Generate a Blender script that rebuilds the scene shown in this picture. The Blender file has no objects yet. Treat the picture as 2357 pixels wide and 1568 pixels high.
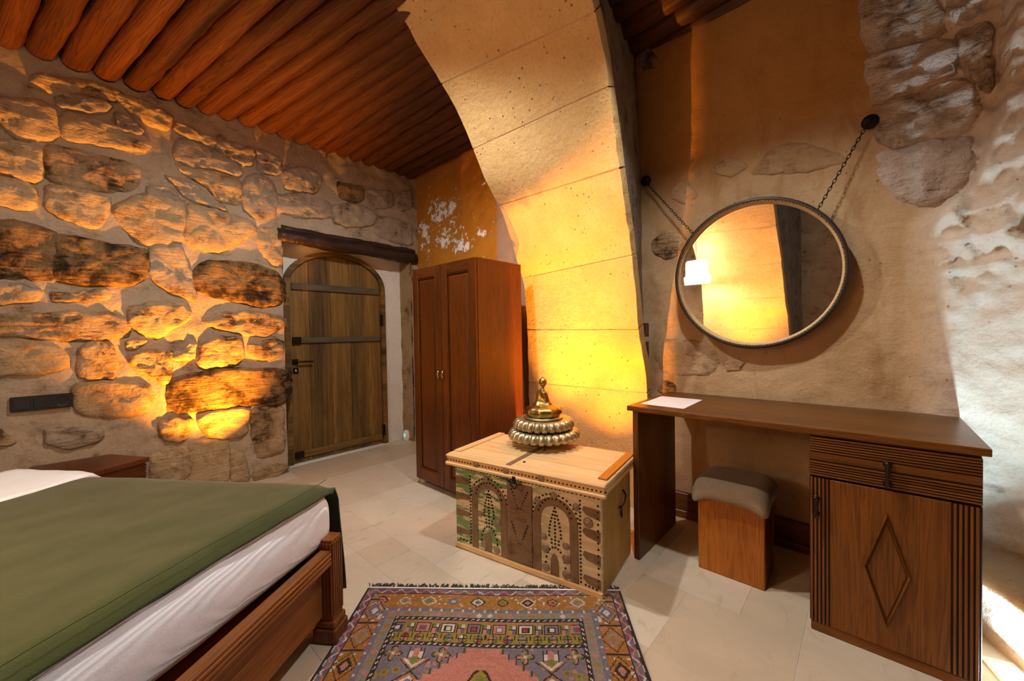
import bpy, bmesh, math, random
import numpy as np
from mathutils import Vector, Matrix, noise

sc = bpy.context.scene
C = sc.collection
PI = math.pi

# ------------------------------------------------------------------ camera
YAW, PITCH, ROLL = math.radians(42.479), math.radians(-1.056), math.radians(-0.968)
F = Vector((-math.sin(YAW), math.cos(YAW), 0)); R = Vector((math.cos(YAW), math.sin(YAW), 0)); U = Vector((0, 0, 1))
F2 = F*math.cos(PITCH)+U*math.sin(PITCH); U2 = U*math.cos(PITCH)-F*math.sin(PITCH)
R3 = R*math.cos(ROLL)+U2*math.sin(ROLL); U3 = U2*math.cos(ROLL)-R*math.sin(ROLL)
cam = bpy.data.cameras.new('camera'); cam.sensor_fit = 'HORIZONTAL'; cam.sensor_width = 36.0
cam.lens = 36*898.6/2357; cam.clip_start = .02
co = bpy.data.objects.new('camera', cam); C.objects.link(co)
mw = Matrix.Identity(4)
for i in range(3):
    mw[i][0] = R3[i]; mw[i][1] = U3[i]; mw[i][2] = -F2[i]
mw[0][3], mw[1][3], mw[2][3] = 3.338, -2.563, 1.143
co.matrix_world = mw
sc.camera = co
# ------------------------------------------------------------------ world, exposure
w = bpy.data.worlds.new('night'); sc.world = w; w.use_nodes = True
w.node_tree.nodes['Background'].inputs[0].default_value = (.01, .011, .013, 1)
sc.view_settings.view_transform = 'Standard'; sc.view_settings.look = 'None'
sc.view_settings.gamma = 1; sc.view_settings.use_curve_mapping = False
sc.view_settings.exposure = -0.06
# ------------------------------------------------------------------ lamps of the room
ORANGE = (1.0, .355, .02)
COOL = (.55, .82, 1.0)
WHITE = (1.0, .90, .76)
def light(name, typ, loc, energy, color, radius=.03, aim=None, size=None, blend=.3, shape=None):
    l = bpy.data.lights.new(name, typ); l.energy = energy; l.color = color
    if typ in ('POINT', 'SPOT'): l.shadow_soft_size = radius
    if typ == 'SPOT': l.spot_size = math.radians(size); l.spot_blend = blend
    if typ == 'AREA':
        l.shape = 'RECTANGLE'; l.size, l.size_y = shape
    o = bpy.data.objects.new(name, l); C.objects.link(o); o.location = loc
    if aim is not None:
        o.rotation_euler = (Vector(aim)-Vector(loc)).to_track_quat('-Z', 'Y').to_euler()
    return o
light('ceiling_spot_light', 'SPOT', (1.62, -1.68, 2.69), 112, (1.0, .985, .93), .035, aim=(1.20, -1.60, 0), size=168, blend=.6)
light('arch_spot_light', 'SPOT', (2.80, -1.25, 2.66), 78, (1.0, .985, .93), .04, aim=(2.80, -.85, 0), size=118, blend=.7)
light('wall_uplight', 'SPOT', (.07, -1.86, .06), 600, ORANGE, .012, aim=(-.20, -2.20, 2.1), size=78, blend=1.0)
light('arch_uplight', 'SPOT', (2.142, -.633, .035), 330, ORANGE, .004, aim=(1.92, -.55, 2.1), size=90, blend=1.0)
light('arch_fill_left', 'SPOT', (1.606, -.506, .035), 430, ORANGE, .004, aim=(1.78, -.46, 2.1), size=58, blend=1.0)  # added lamp, unseen, spreads the amber evenly over the arch
light('rear_arch_uplight', 'SPOT', (2.42, -3.25, .06), 330, ORANGE, .05, aim=(2.42, -3.32, 2.0), size=88, blend=1.0)
light('floor_strip_light', 'AREA', (3.700, -.645, .012), 44, COOL, aim=(3.69, -.80, 1.0), shape=(.05, .26))
light('bedside_bulb', 'POINT', (1.93, -3.25, 1.45), 32, (1.0, .82, .58), .04)

# ------------------------------------------------------------------ materials
class NT:
    def __init__(s, name, rough=.8, spec=.3, metal=0.0):
        s.m = bpy.data.materials.new(name); s.m.use_nodes = True
        s.t = s.m.node_tree; s.b = s.t.nodes['Principled BSDF']
        s.b.inputs['Roughness'].default_value = rough; s.b.inputs['Metallic'].default_value = metal
        s.b.inputs['Specular IOR Level'].default_value = spec
    def put(s, sock, v):
        if v is None: return
        if hasattr(v, 'is_output'): s.t.links.new(v, sock)
        elif isinstance(v, (tuple, list)) and len(v) == 3 and sock.type == 'RGBA': sock.default_value = (*v, 1)
        else: sock.default_value = v
    def n(s, typ, ins=None, **at):
        nd = s.t.nodes.new(typ)
        for k, v in at.items(): setattr(nd, k, v)
        for k, v in (ins or {}).items(): s.put(nd.inputs[k], v)
        return nd
    def pos(s): return s.n('ShaderNodeNewGeometry').outputs['Position']
    def obj(s): return s.n('ShaderNodeTexCoord').outputs['Object']
    def rnd(s): return s.n('ShaderNodeObjectInfo').outputs['Random']
    def map(s, v, scale=(1, 1, 1), rot=(0, 0, 0), loc=(0, 0, 0)):
        return s.n('ShaderNodeMapping', {'Vector': v, 'Scale': scale, 'Rotation': rot, 'Location': loc}).outputs[0]
    def noise(s, v, scale, detail=4, rough=.55, dist=0.0):
        return s.n('ShaderNodeTexNoise', {'Vector': v, 'Scale': scale, 'Detail': detail, 'Roughness': rough, 'Distortion': dist}).outputs[0]
    def vor(s, v, scale, feature='F1'):
        return s.n('ShaderNodeTexVoronoi', {'Vector': v, 'Scale': scale}, feature=feature).outputs[0]
    def wave(s, v, scale, dist=2, detail=2, dscale=1, direction='X', prof='SIN'):
        return s.n('ShaderNodeTexWave', {'Vector': v, 'Scale': scale, 'Distortion': dist, 'Detail': detail, 'Detail Scale': dscale},
                   bands_direction=direction, wave_profile=prof).outputs['Fac']
    def ramp(s, f, stops):
        nd = s.n('ShaderNodeValToRGB', {'Fac': f}); cr = nd.color_ramp
        while len(cr.elements) < len(stops): cr.elements.new(.5)
        for e, (p, c) in zip(cr.elements, stops):
            e.position = p; e.color = (c, c, c, 1) if not isinstance(c, (tuple, list)) else (*c, 1)
        return nd.outputs[0]
    def mix(s, f, a, b, mode='MIX'):
        nd = s.n('ShaderNodeMix', None, data_type='RGBA', blend_type=mode)
        s.put(nd.inputs[0], f); s.put(nd.inputs[6], a); s.put(nd.inputs[7], b)
        return nd.outputs[2]
    def math(s, op, a, b=0.0):
        nd = s.n('ShaderNodeMath', None, operation=op); s.put(nd.inputs[0], a); s.put(nd.inputs[1], b); return nd.outputs[0]
    def bump(s, h, strength=.5, dist=.01, normal=None):
        nd = s.n('ShaderNodeBump', {'Strength': strength, 'Distance': dist, 'Height': h})
        if normal is not None: s.put(nd.inputs['Normal'], normal)
        return nd.outputs[0]
    def done(s, col=None, normal=None, rough=None, **kw):
        if col is not None: s.put(s.b.inputs['Base Color'], col)
        if normal is not None: s.put(s.b.inputs['Normal'], normal)
        if rough is not None: s.put(s.b.inputs['Roughness'], rough)
        for k, v in kw.items(): s.put(s.b.inputs[k.replace('_', ' ')], v)
        return s.m

def mat_plain(name, col, rough=.6, metal=0.0, spec=.4, var=.12, scale=20, bump=0.0):
    a = NT(name, rough, spec, metal); p = a.obj(); n = a.noise(p, scale, 4)
    c = a.mix(n, tuple(x*(1-var) for x in col), tuple(min(1, x*(1+var)) for x in col))
    return a.done(c, a.bump(n, bump, .003) if bump else None)

def mat_rock(name, c1, c2, dark=(.03, .02, .012), amount=.0, bump=.8, layer=1.0, pits=0.0, dist=.026):
    """dressed stone: warm mottling, soot patches, chisel layering and pits as relief"""
    a = NT(name, .92, .15); p = a.pos(); r = a.rnd()
    off = a.n('ShaderNodeVectorMath', {0: p, 1: a.n('ShaderNodeCombineXYZ', {'X': a.math('MULTIPLY', r, 31.), 'Y': a.math('MULTIPLY', r, 17.), 'Z': 0.0}).outputs[0]}, operation='ADD').outputs[0]
    big = a.noise(off, 5, 5, .6); fine = a.noise(p, 60, 5, .65); mid = a.noise(p, 17, 6, .62)
    lay = a.noise(a.map(p, (9, 9, 70)), 1.0, 5, .6, .4)
    col = a.mix(a.ramp(big, [(.3, 0.0), (.7, 1.0)]), c1, c2)
    col = a.mix(a.math('MULTIPLY', a.ramp(fine, [(.45, 0.0), (.75, 1.0)]), .35), col, tuple(x*.45 for x in c1))
    if amount > 0:
        d = a.noise(off, 6.5, 9, .68)
        d2 = a.math('ADD', d, a.math('MULTIPLY', a.math('SUBTRACT', lay, .5), .25))
        m0 = a.ramp(d2, [(.56-amount*.34, 0.0), (.70-amount*.22, 1.0)])
        col = a.mix(a.math('MULTIPLY', m0, .75), col, (c2[0]*.42, c2[1]*.32, c2[2]*.22))
        m = a.ramp(d2, [(.66-amount*.26, 0.0), (.78-amount*.26, 1.0)])
        col = a.mix(a.math('MULTIPLY', m, .9), col, dark)
    h = a.math('ADD', a.math('MULTIPLY', mid, .8), a.math('MULTIPLY', fine, .35))
    h = a.math('ADD', h, a.math('MULTIPLY', lay, .55*layer))
    if pits:
        v = a.vor(p, 26); pm = a.ramp(v, [(.06, 0.0), (.16, 1.0)])
        gate = a.ramp(a.noise(p, 9, 2), [(.50, 1.0), (.58, 0.0)])
        pit = a.math('MAXIMUM', pm, gate)
        col = a.mix(a.math('MULTIPLY', a.math('SUBTRACT', 1.0, pit), pits), col, (.16, .08, .03))
        h = a.math('ADD', h, a.math('MULTIPLY', pit, 1.2))
    return a.done(col, a.bump(h, bump, dist))

def mat_wood(name, dark, light_, axis='z', rough=.38, gs=1.0, knots=.6, coat=.25, bump=.25, patch=0):
    a = NT(name, rough, .28); p = a.obj(); r = a.rnd()
    off = a.n('ShaderNodeVectorMath', {0: p, 1: a.n('ShaderNodeCombineXYZ', {'X': a.math('MULTIPLY', r, 7.), 'Y': a.math('MULTIPLY', r, 5.), 'Z': a.math('MULTIPLY', r, 9.)}).outputs[0]}, operation='ADD').outputs[0]
    sc_ = {'x': (.5, 12, 12), 'y': (12, .5, 12), 'z': (12, 12, .5)}[axis]
    sf = {'x': (4, 160, 160), 'y': (160, 4, 160), 'z': (160, 160, 4)}[axis]
    m = a.map(off, tuple(q*gs for q in sc_))
    n1 = a.noise(m, 1.0, 4, .55, 1.2)
    rings = a.n('ShaderNodeMath', {0: a.math('MULTIPLY', n1, 9.0)}, operation='FRACT').outputs[0]
    rings = a.ramp(rings, [(0.0, .55), (.40, .85), (.80, 1.0), (1.0, .45)])
    fibre = a.noise(a.map(off, tuple(q*gs for q in sf)), 1.0, 3, .6)
    broad = a.noise(a.map(off, tuple(q*.35 for q in sc_)), 1.0, 2)
    f = a.math('ADD', a.math('MULTIPLY', rings, .55), a.math('MULTIPLY', fibre, .45))
    f = a.math('MULTIPLY', f, a.math('ADD', a.math('MULTIPLY', broad, 1.1), .35))
    f = a.ramp(f, [(.22, 0.0), (.80, 1.0)])
    col = a.mix(f, dark, light_)
    if patch:
        pt = a.noise(a.map(off, tuple(q*.5 for q in sc_)), 1.0, 5, .65, .4)
        col = a.mix(a.math('MULTIPLY', a.ramp(pt, [(.46, 0.0), (.66, 1.0)]), patch), col, (.012, .010, .008))
    if knots:
        v = a.vor(a.map(off, tuple(q*.34*gs for q in sc_)), 1.0)
        k = a.ramp(v, [(.05, 1.0), (.16, 0.0)])
        col = a.mix(a.math('MULTIPLY', k, knots), col, tuple(x*.35 for x in dark))
    return a.done(col, a.bump(f, bump, .002), Coat_Weight=coat*.4, Coat_Roughness=.25)
M = {}
TAN1, TAN2 = (.60, .42, .25), (.44, .29, .155)
M['stone_p'] = mat_rock('limestone_pale', (.60, .43, .25), (.44, .30, .16), amount=.14, bump=.9, layer=1.2)
M['stone_d'] = mat_rock('limestone_smoked', (.56, .39, .22), (.40, .26, .14), amount=.44, bump=.9, layer=1.0)
M['stone_s'] = mat_rock('limestone_sooty', (.40, .25, .12), (.30, .18, .08), dark=(.018, .012, .008), amount=.62, bump=1.0, layer=1.2)
M['stone_g'] = mat_rock('limestone_grey', (.46, .36, .26), (.36, .27, .19), amount=.16, bump=.8)
M['stone_b'] = mat_rock('rock_blackened', (.66, .56, .45), (.48, .36, .25), amount=.32, bump=1.0, layer=.6, dist=.03)
M['stone_m'] = mat_rock('rock_rough', (.72, .62, .54), (.54, .42, .34), amount=.04, bump=1.0, layer=.6, dist=.03)
M['stone_f'] = mat_rock('plastered_stone', (.52, .36, .21), (.38, .24, .12), amount=.10, bump=.6, layer=.3)
M['mortar'] = mat_rock('lime_mortar', (.48, .37, .26), (.40, .30, .205), amount=.06, bump=.55, layer=.15)
M['arch'] = mat_rock('arch_limestone', (.72, .49, .225), (.62, .40, .165), amount=.0, bump=.6, layer=.35, pits=.85, dist=.016)
M['arch_joint'] = mat_rock('arch_mortar', (.62, .42, .23), (.56, .37, .19), bump=.2, layer=0)
M['spandrel'] = mat_rock('grey_spandrel_plaster', (.36, .30, .235), (.25, .20, .15), amount=.18, bump=.6, layer=.1)
M['white_plaster'] = mat_rock('white_plaster', (.80, .77, .71), (.72, .69, .62), bump=.15, layer=0)
M['tan_jamb'] = mat_rock('jamb_stone', (.46, .32, .18), (.36, .24, .12), amount=.2, bump=.8)
M['switch'] = mat_plain('black_plastic', (.012, .011, .011), .35)
M['switch_in'] = mat_plain('black_rocker', (.022, .02, .02), .25)

def mat_right_wall():
    a = NT('cave_plaster', .93, .12); p = a.pos()
    big = a.noise(p, 2.2, 5, .6); mid = a.noise(p, 14, 6, .62); fine = a.noise(p, 70, 5, .6)
    sep = a.n('ShaderNodeSeparateXYZ', {'Vector': p})
    col = a.mix(a.ramp(big, [(.3, 0.0), (.7, 1.0)]), (.54, .38, .22), (.42, .265, .13))
    # rust-brown stains running down the plaster
    st = a.noise(a.map(p, (7, 7, 2.2)), 1.0, 6, .65, .6)
    col = a.mix(a.math('MULTIPLY', a.ramp(st, [(.52, 0.0), (.68, 1.0)]), .55), col, (.28, .13, .045))
    # upper wall out of the white light, its amber tone put into the colour
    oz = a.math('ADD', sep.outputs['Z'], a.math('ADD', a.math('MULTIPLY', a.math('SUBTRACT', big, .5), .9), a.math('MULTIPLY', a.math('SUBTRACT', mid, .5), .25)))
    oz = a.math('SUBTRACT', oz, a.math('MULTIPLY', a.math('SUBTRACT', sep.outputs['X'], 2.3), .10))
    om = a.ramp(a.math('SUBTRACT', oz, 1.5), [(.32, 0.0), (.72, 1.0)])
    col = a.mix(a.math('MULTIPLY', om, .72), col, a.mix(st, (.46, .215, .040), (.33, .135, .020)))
    # pale hewn rock towards the window end
    rk = a.math('ADD', sep.outputs['X'], a.math('MULTIPLY', a.math('SUBTRACT', big, .5), .25))
    rm = a.ramp(a.math('SUBTRACT', rk, 3.0), [(.46, 0.0), (.58, 1.0)])
    col = a.mix(rm, col, a.mix(mid, (.70, .62, .52), (.52, .40, .29)))
    sp = a.ramp(a.vor(p, 22), [(.07, 1.0), (.13, 0.0)]); g = a.ramp(a.noise(p, 6, 2), [(.50, 0.0), (.60, 1.0)])
    col = a.mix(a.math('MULTIPLY', a.math('MULTIPLY', sp, g), .6), col, (.07, .04, .02))
    col = a.mix(a.math('MULTIPLY', a.ramp(fine, [(.5, 0.0), (.8, 1.0)]), .3), col, (.24, .14, .07))
    h = a.math('ADD', a.math('MULTIPLY', mid, .7), a.math('MULTIPLY', fine, .3))
    return a.done(col, a.bump(h, .5, .02))
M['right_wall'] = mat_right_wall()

def mat_far_wall():
    a = NT('amber_lit_plaster', .95, .1); p = a.pos()
    big = a.noise(p, 2.5, 5, .6); mid = a.noise(p, 16, 6, .62); fine = a.noise(p, 80, 4)
    col = a.mix(a.ramp(big, [(.3, 0.0), (.7, 1.0)]), (.58, .25, .030), (.44, .165, .018))  # amber light on the far plaster, put into its base colour
    sep = a.n('ShaderNodeSeparateXYZ', {'Vector': p})
    def blob(x, z, rx, rz):
        dx = a.math('DIVIDE', a.math('SUBTRACT', sep.outputs['X'], x), rx); dz = a.math('DIVIDE', a.math('SUBTRACT', sep.outputs['Z'], z), rz)
        d = a.math('SQRT', a.math('ADD', a.math('MULTIPLY', dx, dx), a.math('MULTIPLY', dz, dz)))
        return a.ramp(d, [(.1, 1.0), (1.0, 0.0)])
    m = None
    for b in [(.12, 2.40, .30, .20), (.30, 2.38, .22, .24), (.18, 2.12, .34, .14), (.46, 2.0, .28, .14), (-.15, 2.2, .16, .30), (.72, 2.05, .16, .10)]:
        q = blob(*b); m = q if m is None else a.math('MAXIMUM', m, q)
    br = a.noise(p, 15, 8, .72, .5)
    f = a.ramp(a.math('ADD', br, a.math('MULTIPLY', m, .17)), [(.630, 0.0), (.655, 1.0)])
    col = a.mix(f, col, (.92, .90, .87))  # white patches: grazing cool light put into the colour
    grey = a.ramp(a.math('ADD', sep.outputs['X'], a.math('MULTIPLY', big, .15)), [(.0, 0.0), (1.0, 1.0)])
    gm = a.ramp(a.math('SUBTRACT', sep.outputs['X'], a.math('MULTIPLY', big, .1)), [(.86, 0.0), (.90, 1.0)])
    col = a.mix(a.math('MULTIPLY', gm, .8), col, (.40, .30, .25))  # greyish lamp light beside the arch, put into the colour
    h = a.math('ADD', a.math('MULTIPLY', mid, .8), a.math('ADD', a.math('MULTIPLY', fine, .25), a.math('MULTIPLY', f, .5)))
    return a.done(col, a.bump(h, .5, .02))
M['far_wall'] = mat_far_wall()

def mat_tile():
    a = NT('travertine', .34, .45); p = a.pos(); r = a.rnd()
    n1 = a.noise(a.map(p, (3, 5, 3)), 1.6, 6, .6, .5); n2 = a.noise(p, 28, 5, .6)
    base = a.mix(r, (.50, .41, .295), (.63, .54, .42))
    col = a.mix(a.ramp(n1, [(.35, 0.0), (.7, 1.0)]), base, a.mix(r, (.57, .45, .31), (.68, .60, .49)))
    v = a.noise(a.map(p, (9, 4, 9), rot=(0, 0, .5)), 1.7, 7, .7, .8)
    col = a.mix(a.math('MULTIPLY', a.ramp(v, [(.56, 0.0), (.72, 1.0)]), .55), col, (.40, .27, .15))
    return a.done(col, a.bump(n2, .12, .002), rough=a.ramp(n2, [(.3, .28), (.7, .48)]))
M['tile'] = mat_tile()
M['grout'] = mat_plain('grout', (.62, .54, .43), .9)
M['log'] = mat_wood('log_wood', (.011, .0035, .0018), (.135, .042, .010), 'x', .45, 1.0, .8, .15, .9)
M['board'] = mat_plain('ceiling_boards', (.03, .014, .008), .7)
M['lintel'] = mat_wood('lintel_wood', (.008, .005, .004), (.050, .026, .018), 'y', .30, 1.4, .5, .1, .9)
for ax in 'xyz':
    M['ward_'+ax] = mat_wood('wardrobe_wood_'+ax, (.013, .003, .0008), (.125, .030, .003), ax, .34, 1.5, .5, .35)
    M['desk_'+ax] = mat_wood('desk_wood_'+ax, (.020, .0055, .0008), (.195, .066, .006), ax, .36, 1.3, .7, .3)
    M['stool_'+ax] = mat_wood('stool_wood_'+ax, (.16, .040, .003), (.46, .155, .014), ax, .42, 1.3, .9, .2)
    M['chest_'+ax] = mat_wood('chest_wood_'+ax, (.46, .27, .10), (.78, .54, .27), ax, .65, 1.3, .3, 0)
    M['chestside_'+ax] = mat_wood('chest_side_wood_'+ax, (.34, .19, .04), (.60, .38, .11), ax, .6, 1.0, .3, 0)
    M['door_'+ax] = mat_wood('door_wood_'+ax, (.030, .015, .003), (.27, .145, .036), ax, .6, 1.1, .7, .05, patch=.75)
M['door_dark'] = mat_wood('door_batten_wood', (.03, .022, .015), (.13, .10, .065), 'y', .6, 1.3, .4, 0)
M['bed_x'] = mat_wood('bed_wood_x', (.07, .018, .004), (.34, .125, .028), 'x', .35, 1.4, .6, .3)
M['bed_z'] = mat_wood('bed_wood_z', (.06, .016, .004), (.28, .095, .02), 'z', .35, 1.4, .6, .3)
M['bed_y'] = mat_wood('bed_wood_y', (.06, .016, .004), (.28, .095, .02), 'y', .35, 1.4, .6, .3)
M['reed_x'] = mat_wood('reeded_wood_x', (.05, .014, .002), (.22, .072, .010), 'x', .34, .6, 0, .4, .03)
M['reed_z'] = mat_wood('reeded_wood_z', (.05, .014, .002), (.22, .072, .010), 'z', .34, .6, 0, .4, .03)
M['groove'] = mat_plain('dark_groove', (.025, .008, .003), .6)
M['iron'] = mat_plain('black_iron', (.018, .015, .013), .45, .6)
M['dark_bronze'] = mat_plain('dark_bronze', (.055, .038, .028), .32, .85)
M['chrome'] = mat_plain('worn_brass_pull', (.75, .6, .45), .25, 1.0)
M['leather'] = mat_rock('worn_metal_band', (.25, .165, .10), (.185, .115, .065), amount=.05, bump=.15, layer=.2)
M['rosette'] = mat_plain('bronze_rosette', (.33, .23, .18), .45, .5)
M['paper'] = mat_plain('paper', (.78, .72, .72), .7, var=.02)
M['white_plastic'] = mat_plain('white_plastic', (.75, .74, .72), .4, var=.02)
M['steel_foot'] = mat_plain('grey_foot', (.50, .46, .40), .5)

def mat_brass(name, c1, c2, rough):
    a = NT(name, rough, .5, 1.0); p = a.obj()
    n = a.noise(p, 22, 6, .6); col = a.mix(a.ramp(n, [(.35, 0.0), (.7, 1.0)]), c1, c2)
    return a.done(col, a.bump(a.noise(p, 60, 4), .15, .002), rough=a.ramp(n, [(.3, rough), (.75, rough+.18)]))
M['brass_pale'] = mat_brass('aged_brass', (.52, .46, .30), (.38, .34, .22), .36)
M['brass_gold'] = mat_brass('polished_brass', (.50, .33, .10), (.28, .18, .055), .26)

def mat_emit(name, col, s):
    a = NT(name); a.b.inputs['Emission Color'].default_value = (*col, 1); a.b.inputs['Emission Strength'].default_value = s
    return a.done(col)
M['glow_cool'] = mat_emit('lit_glass_cool', (.80, .93, 1.0), 9)
M['glow_orange'] = mat_emit('lit_glass_amber', ORANGE, 12)
M['glow_white'] = mat_emit('lit_bulb', (1, .95, .88), 40)
M['glow_green'] = mat_emit('green_indicator', (.05, 1.0, .45), 1.6)
M['shade'] = mat_emit('lit_lampshade', (1.0, .90, .74), 10)

def mat_cloth(name, c1, c2, s=900, rough=.95, bump=.5, stripes=None):
    a = NT(name, rough, .12); p = a.obj()
    wv = a.noise(p, s*.25, 3, .6); big = a.noise(a.map(p, (2, 7, 2)), 2.5, 5, .6)
    col = a.mix(a.math('ADD', a.math('MULTIPLY', wv, .5), a.math('MULTIPLY', big, .5)), c1, c2)
    h = wv
    if stripes:
        wsp = a.wave(p, stripes[0], .0, 0, 1, stripes[1])
        col = a.mix(a.math('MULTIPLY', wsp, stripes[2]), col, tuple(x*.8 for x in c1)); h = a.math('ADD', wv, a.math('MULTIPLY', wsp, 2.))
    return a.done(col, a.bump(h, bump, .002), Sheen_Weight=.25)
M['throw'] = mat_cloth('green_felt', (.011, .020, .0035), (.040, .054, .010), 1200)
M['sheet'] = mat_cloth('white_cotton', (.76, .82, .90), (.86, .90, .95), 500, stripes=(55, 'Y', .10), bump=.3)
M['knit'] = mat_cloth('grey_brown_knit', (.17, .12, .075), (.33, .24, .155), 420, bump=.9)

def mat_chest_front():
    a = NT('flaking_green_paint', .85, .15); p = a.obj()
    st = a.noise(a.map(p, (5, 5, 26)), 1.0, 6, .65, .6); st2 = a.noise(a.map(p, (7, 7, 40), loc=(3, 1, 7)), 1.0, 6, .7, .5)
    wood = a.mix(a.noise(a.map(p, (3, 3, 60)), 1.0, 4), (.58, .44, .26), (.80, .68, .48))
    col = a.mix(a.ramp(st, [(.46, 0.0), (.52, 1.0)]), wood, (.17, .26, .11))
    col = a.mix(a.ramp(st2, [(.60, 0.0), (.64, 1.0)]), col, (.035, .15, .075))
    sepx = a.n('ShaderNodeSeparateXYZ', {'Vector': p})
    bare = a.ramp(a.math('ADD', sepx.outputs['X'], a.math('MULTIPLY', a.math('SUBTRACT', st, .5), .5)), [(.44, 0.0), (.60, 1.0)])
    col = a.mix(a.math('MULTIPLY', bare, .75), col, wood)
    return a.done(col, a.bump(st, .4, .003))
M['chest_front'] = mat_chest_front()
def mat_attr(name):
    a = NT(name, .98, .05); at = a.n('ShaderNodeAttribute', None, attribute_name='knots'); p = a.obj()
    n = a.noise(p, 240, 3, .6); b = a.noise(a.map(p, (6, 60, 6)), 1.0, 3)
    col = a.mix(a.math('ADD', a.math('MULTIPLY', n, .35), a.math('MULTIPLY', b, .2)), at.outputs['Color'], (.03, .02, .015), 'MIX')
    return a.done(col, a.bump(n, .8, .004), Sheen_Weight=.2)
M['rug'] = mat_attr('knotted_wool')
M['fringe'] = mat_plain('dark_fringe', (.05, .045, .035), .95)
def mat_mirror():
    a = NT('mirror_glass', .015, .5, 1.0); n = a.noise(a.obj(), 3, 2)
    return a.done(a.mix(n, (.90, .90, .90), (.93, .93, .92)))
M['mirror'] = mat_mirror()
M['rope'] = mat_plain('jute_rope', (.56, .37, .18), .8, var=.3, scale=60)
M['frame_dark'] = mat_plain('dark_frame_leather', (.03, .022, .016), .4)

# ------------------------------------------------------------------ helpers
def fbm(x, y, z, o=4):
    return noise.fractal((x, y, z), 1.0, 2.0, o)
def tag(o, label=None, category=None, group=None, kind=None):
    if label: o['label'] = label
    if category: o["category"] = category
    if group: o['group'] = group
    if kind: o['kind'] = kind
    return o
def empty(name, loc=(0, 0, 0), rz=0.0, parent=None, **t):
    o = bpy.data.objects.new(name, None); C.objects.link(o); o.location = loc; o.rotation_euler = (0, 0, rz)
    o.empty_display_size = .05
    if parent: o.parent = parent
    return tag(o, **t)
def mesh(name, verts, faces, mat, parent=None, loc=(0, 0, 0), smooth=True, rot=None, **t):
    me = bpy.data.meshes.new(name); me.from_pydata([tuple(v) for v in verts], [], faces); me.update()
    if smooth: me.polygons.foreach_set('use_smooth', [True]*len(me.polygons))
    for m in (mat if isinstance(mat, list) else [mat]): me.materials.append(m)
    o = bpy.data.objects.new(name, me); C.objects.link(o); o.location = loc
    if rot: o.rotation_euler = rot
    if parent: o.parent = parent
    return tag(o, **t)
def from_bm(name, bm, mat, parent=None, loc=(0, 0, 0), smooth=False, rot=None, **t):
    me = bpy.data.meshes.new(name); bmesh.ops.recalc_face_normals(bm, faces=bm.faces[:]); bm.to_mesh(me); bm.free()
    if smooth: me.polygons.foreach_set('use_smooth', [True]*len(me.polygons))
    me.materials.append(mat)
    o = bpy.data.objects.new(name, me); C.objects.link(o); o.location = loc
    if rot: o.rotation_euler = rot
    if parent: o.parent = parent
    return tag(o, **t)
def add_box(bm, x0, x1, y0, y1, z0, z1, bev=.003, seg=1):
    b = bmesh.new()
    vs = [b.verts.new((x, y, z)) for x in (x0, x1) for y in (y0, y1) for z in (z0, z1)]
    for f in ((0, 1, 3, 2), (4, 6, 7, 5), (0, 4, 5, 1), (2, 3, 7, 6), (0, 2, 6, 4), (1, 5, 7, 3)): b.faces.new([vs[i] for i in f])
    bmesh.ops.recalc_face_normals(b, faces=b.faces[:])
    bev = min(bev, .45*min(abs(x1-x0), abs(y1-y0), abs(z1-z0)))
    if bev > 0: bmesh.ops.bevel(b, geom=b.edges[:], offset=bev, segments=seg, affect='EDGES', profile=.7)
    me = bpy.data.meshes.new('t'); b.to_mesh(me); b.free(); bm.from_mesh(me); bpy.data.meshes.remove(me)
def box(name, parent, x0, x1, y0, y1, z0, z1, mat, bev=.003, seg=1, **t):
    bm = bmesh.new(); add_box(bm, x0, x1, y0, y1, z0, z1, bev, seg); return from_bm(name, bm, mat, parent, **t)
def add_prism(bm, poly, fn, d0, d1, bev=0):
    """poly of (a,b) extruded between depths; fn(a,b,d)->xyz"""
    b = bmesh.new()
    A = [b.verts.new(fn(p, q, d0)) for p, q in poly]; B = [b.verts.new(fn(p, q, d1)) for p, q in poly]
    b.faces.new(A); b.faces.new(B[::-1])
    n = len(poly)
    for i in range(n): b.faces.new((A[i], B[i], B[(i+1) % n], A[(i+1) % n]))
    bmesh.ops.recalc_face_normals(b, faces=b.faces[:])
    if bev: bmesh.ops.bevel(b, geom=b.edges[:], offset=bev, segments=1, affect='EDGES')
    me = bpy.data.meshes.new('t'); b.to_mesh(me); b.free(); bm.from_mesh(me); bpy.data.meshes.remove(me)
def prism(name, parent, poly, fn, d0, d1, mat, bev=0, **t):
    bm = bmesh.new(); add_prism(bm, poly, fn, d0, d1, bev); return from_bm(name, bm, mat, parent, **t)
def sweep(path, rad, seg=8, closed=False, caps=True, twist=0.0):
    """tube along a path of Vectors; rad number or fn(i, angle)"""
    n = len(path); V = []; Fc = []
    ref = None
    for i, p in enumerate(path):
        a = path[(i-1) % n] if (closed or i > 0) else p; b = path[(i+1) % n] if (closed or i < n-1) else p
        t = (b-a).normalized()
        if ref is None: ref = Vector((0, 0, 1)) if abs(t.z) < .9 else Vector((1, 0, 0))
        s = t.cross(ref).normalized(); u = s.cross(t).normalized(); ref = u
        for j in range(seg):
            an = 2*PI*j/seg+twist*i; r = rad(i, an) if callable(rad) else rad
            V.append(p+s*(r*math.cos(an))+u*(r*math.sin(an)))
    for i in range(n if closed else n-1):
        for j in range(seg):
            k = (i+1) % n
            Fc.append((i*seg+j, i*seg+(j+1) % seg, k*seg+(j+1) % seg, k*seg+j))
    if caps and not closed:
        Fc.append(tuple(range(seg-1, -1, -1))); Fc.append(tuple((n-1)*seg+j for j in range(seg)))
    return V, Fc
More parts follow.
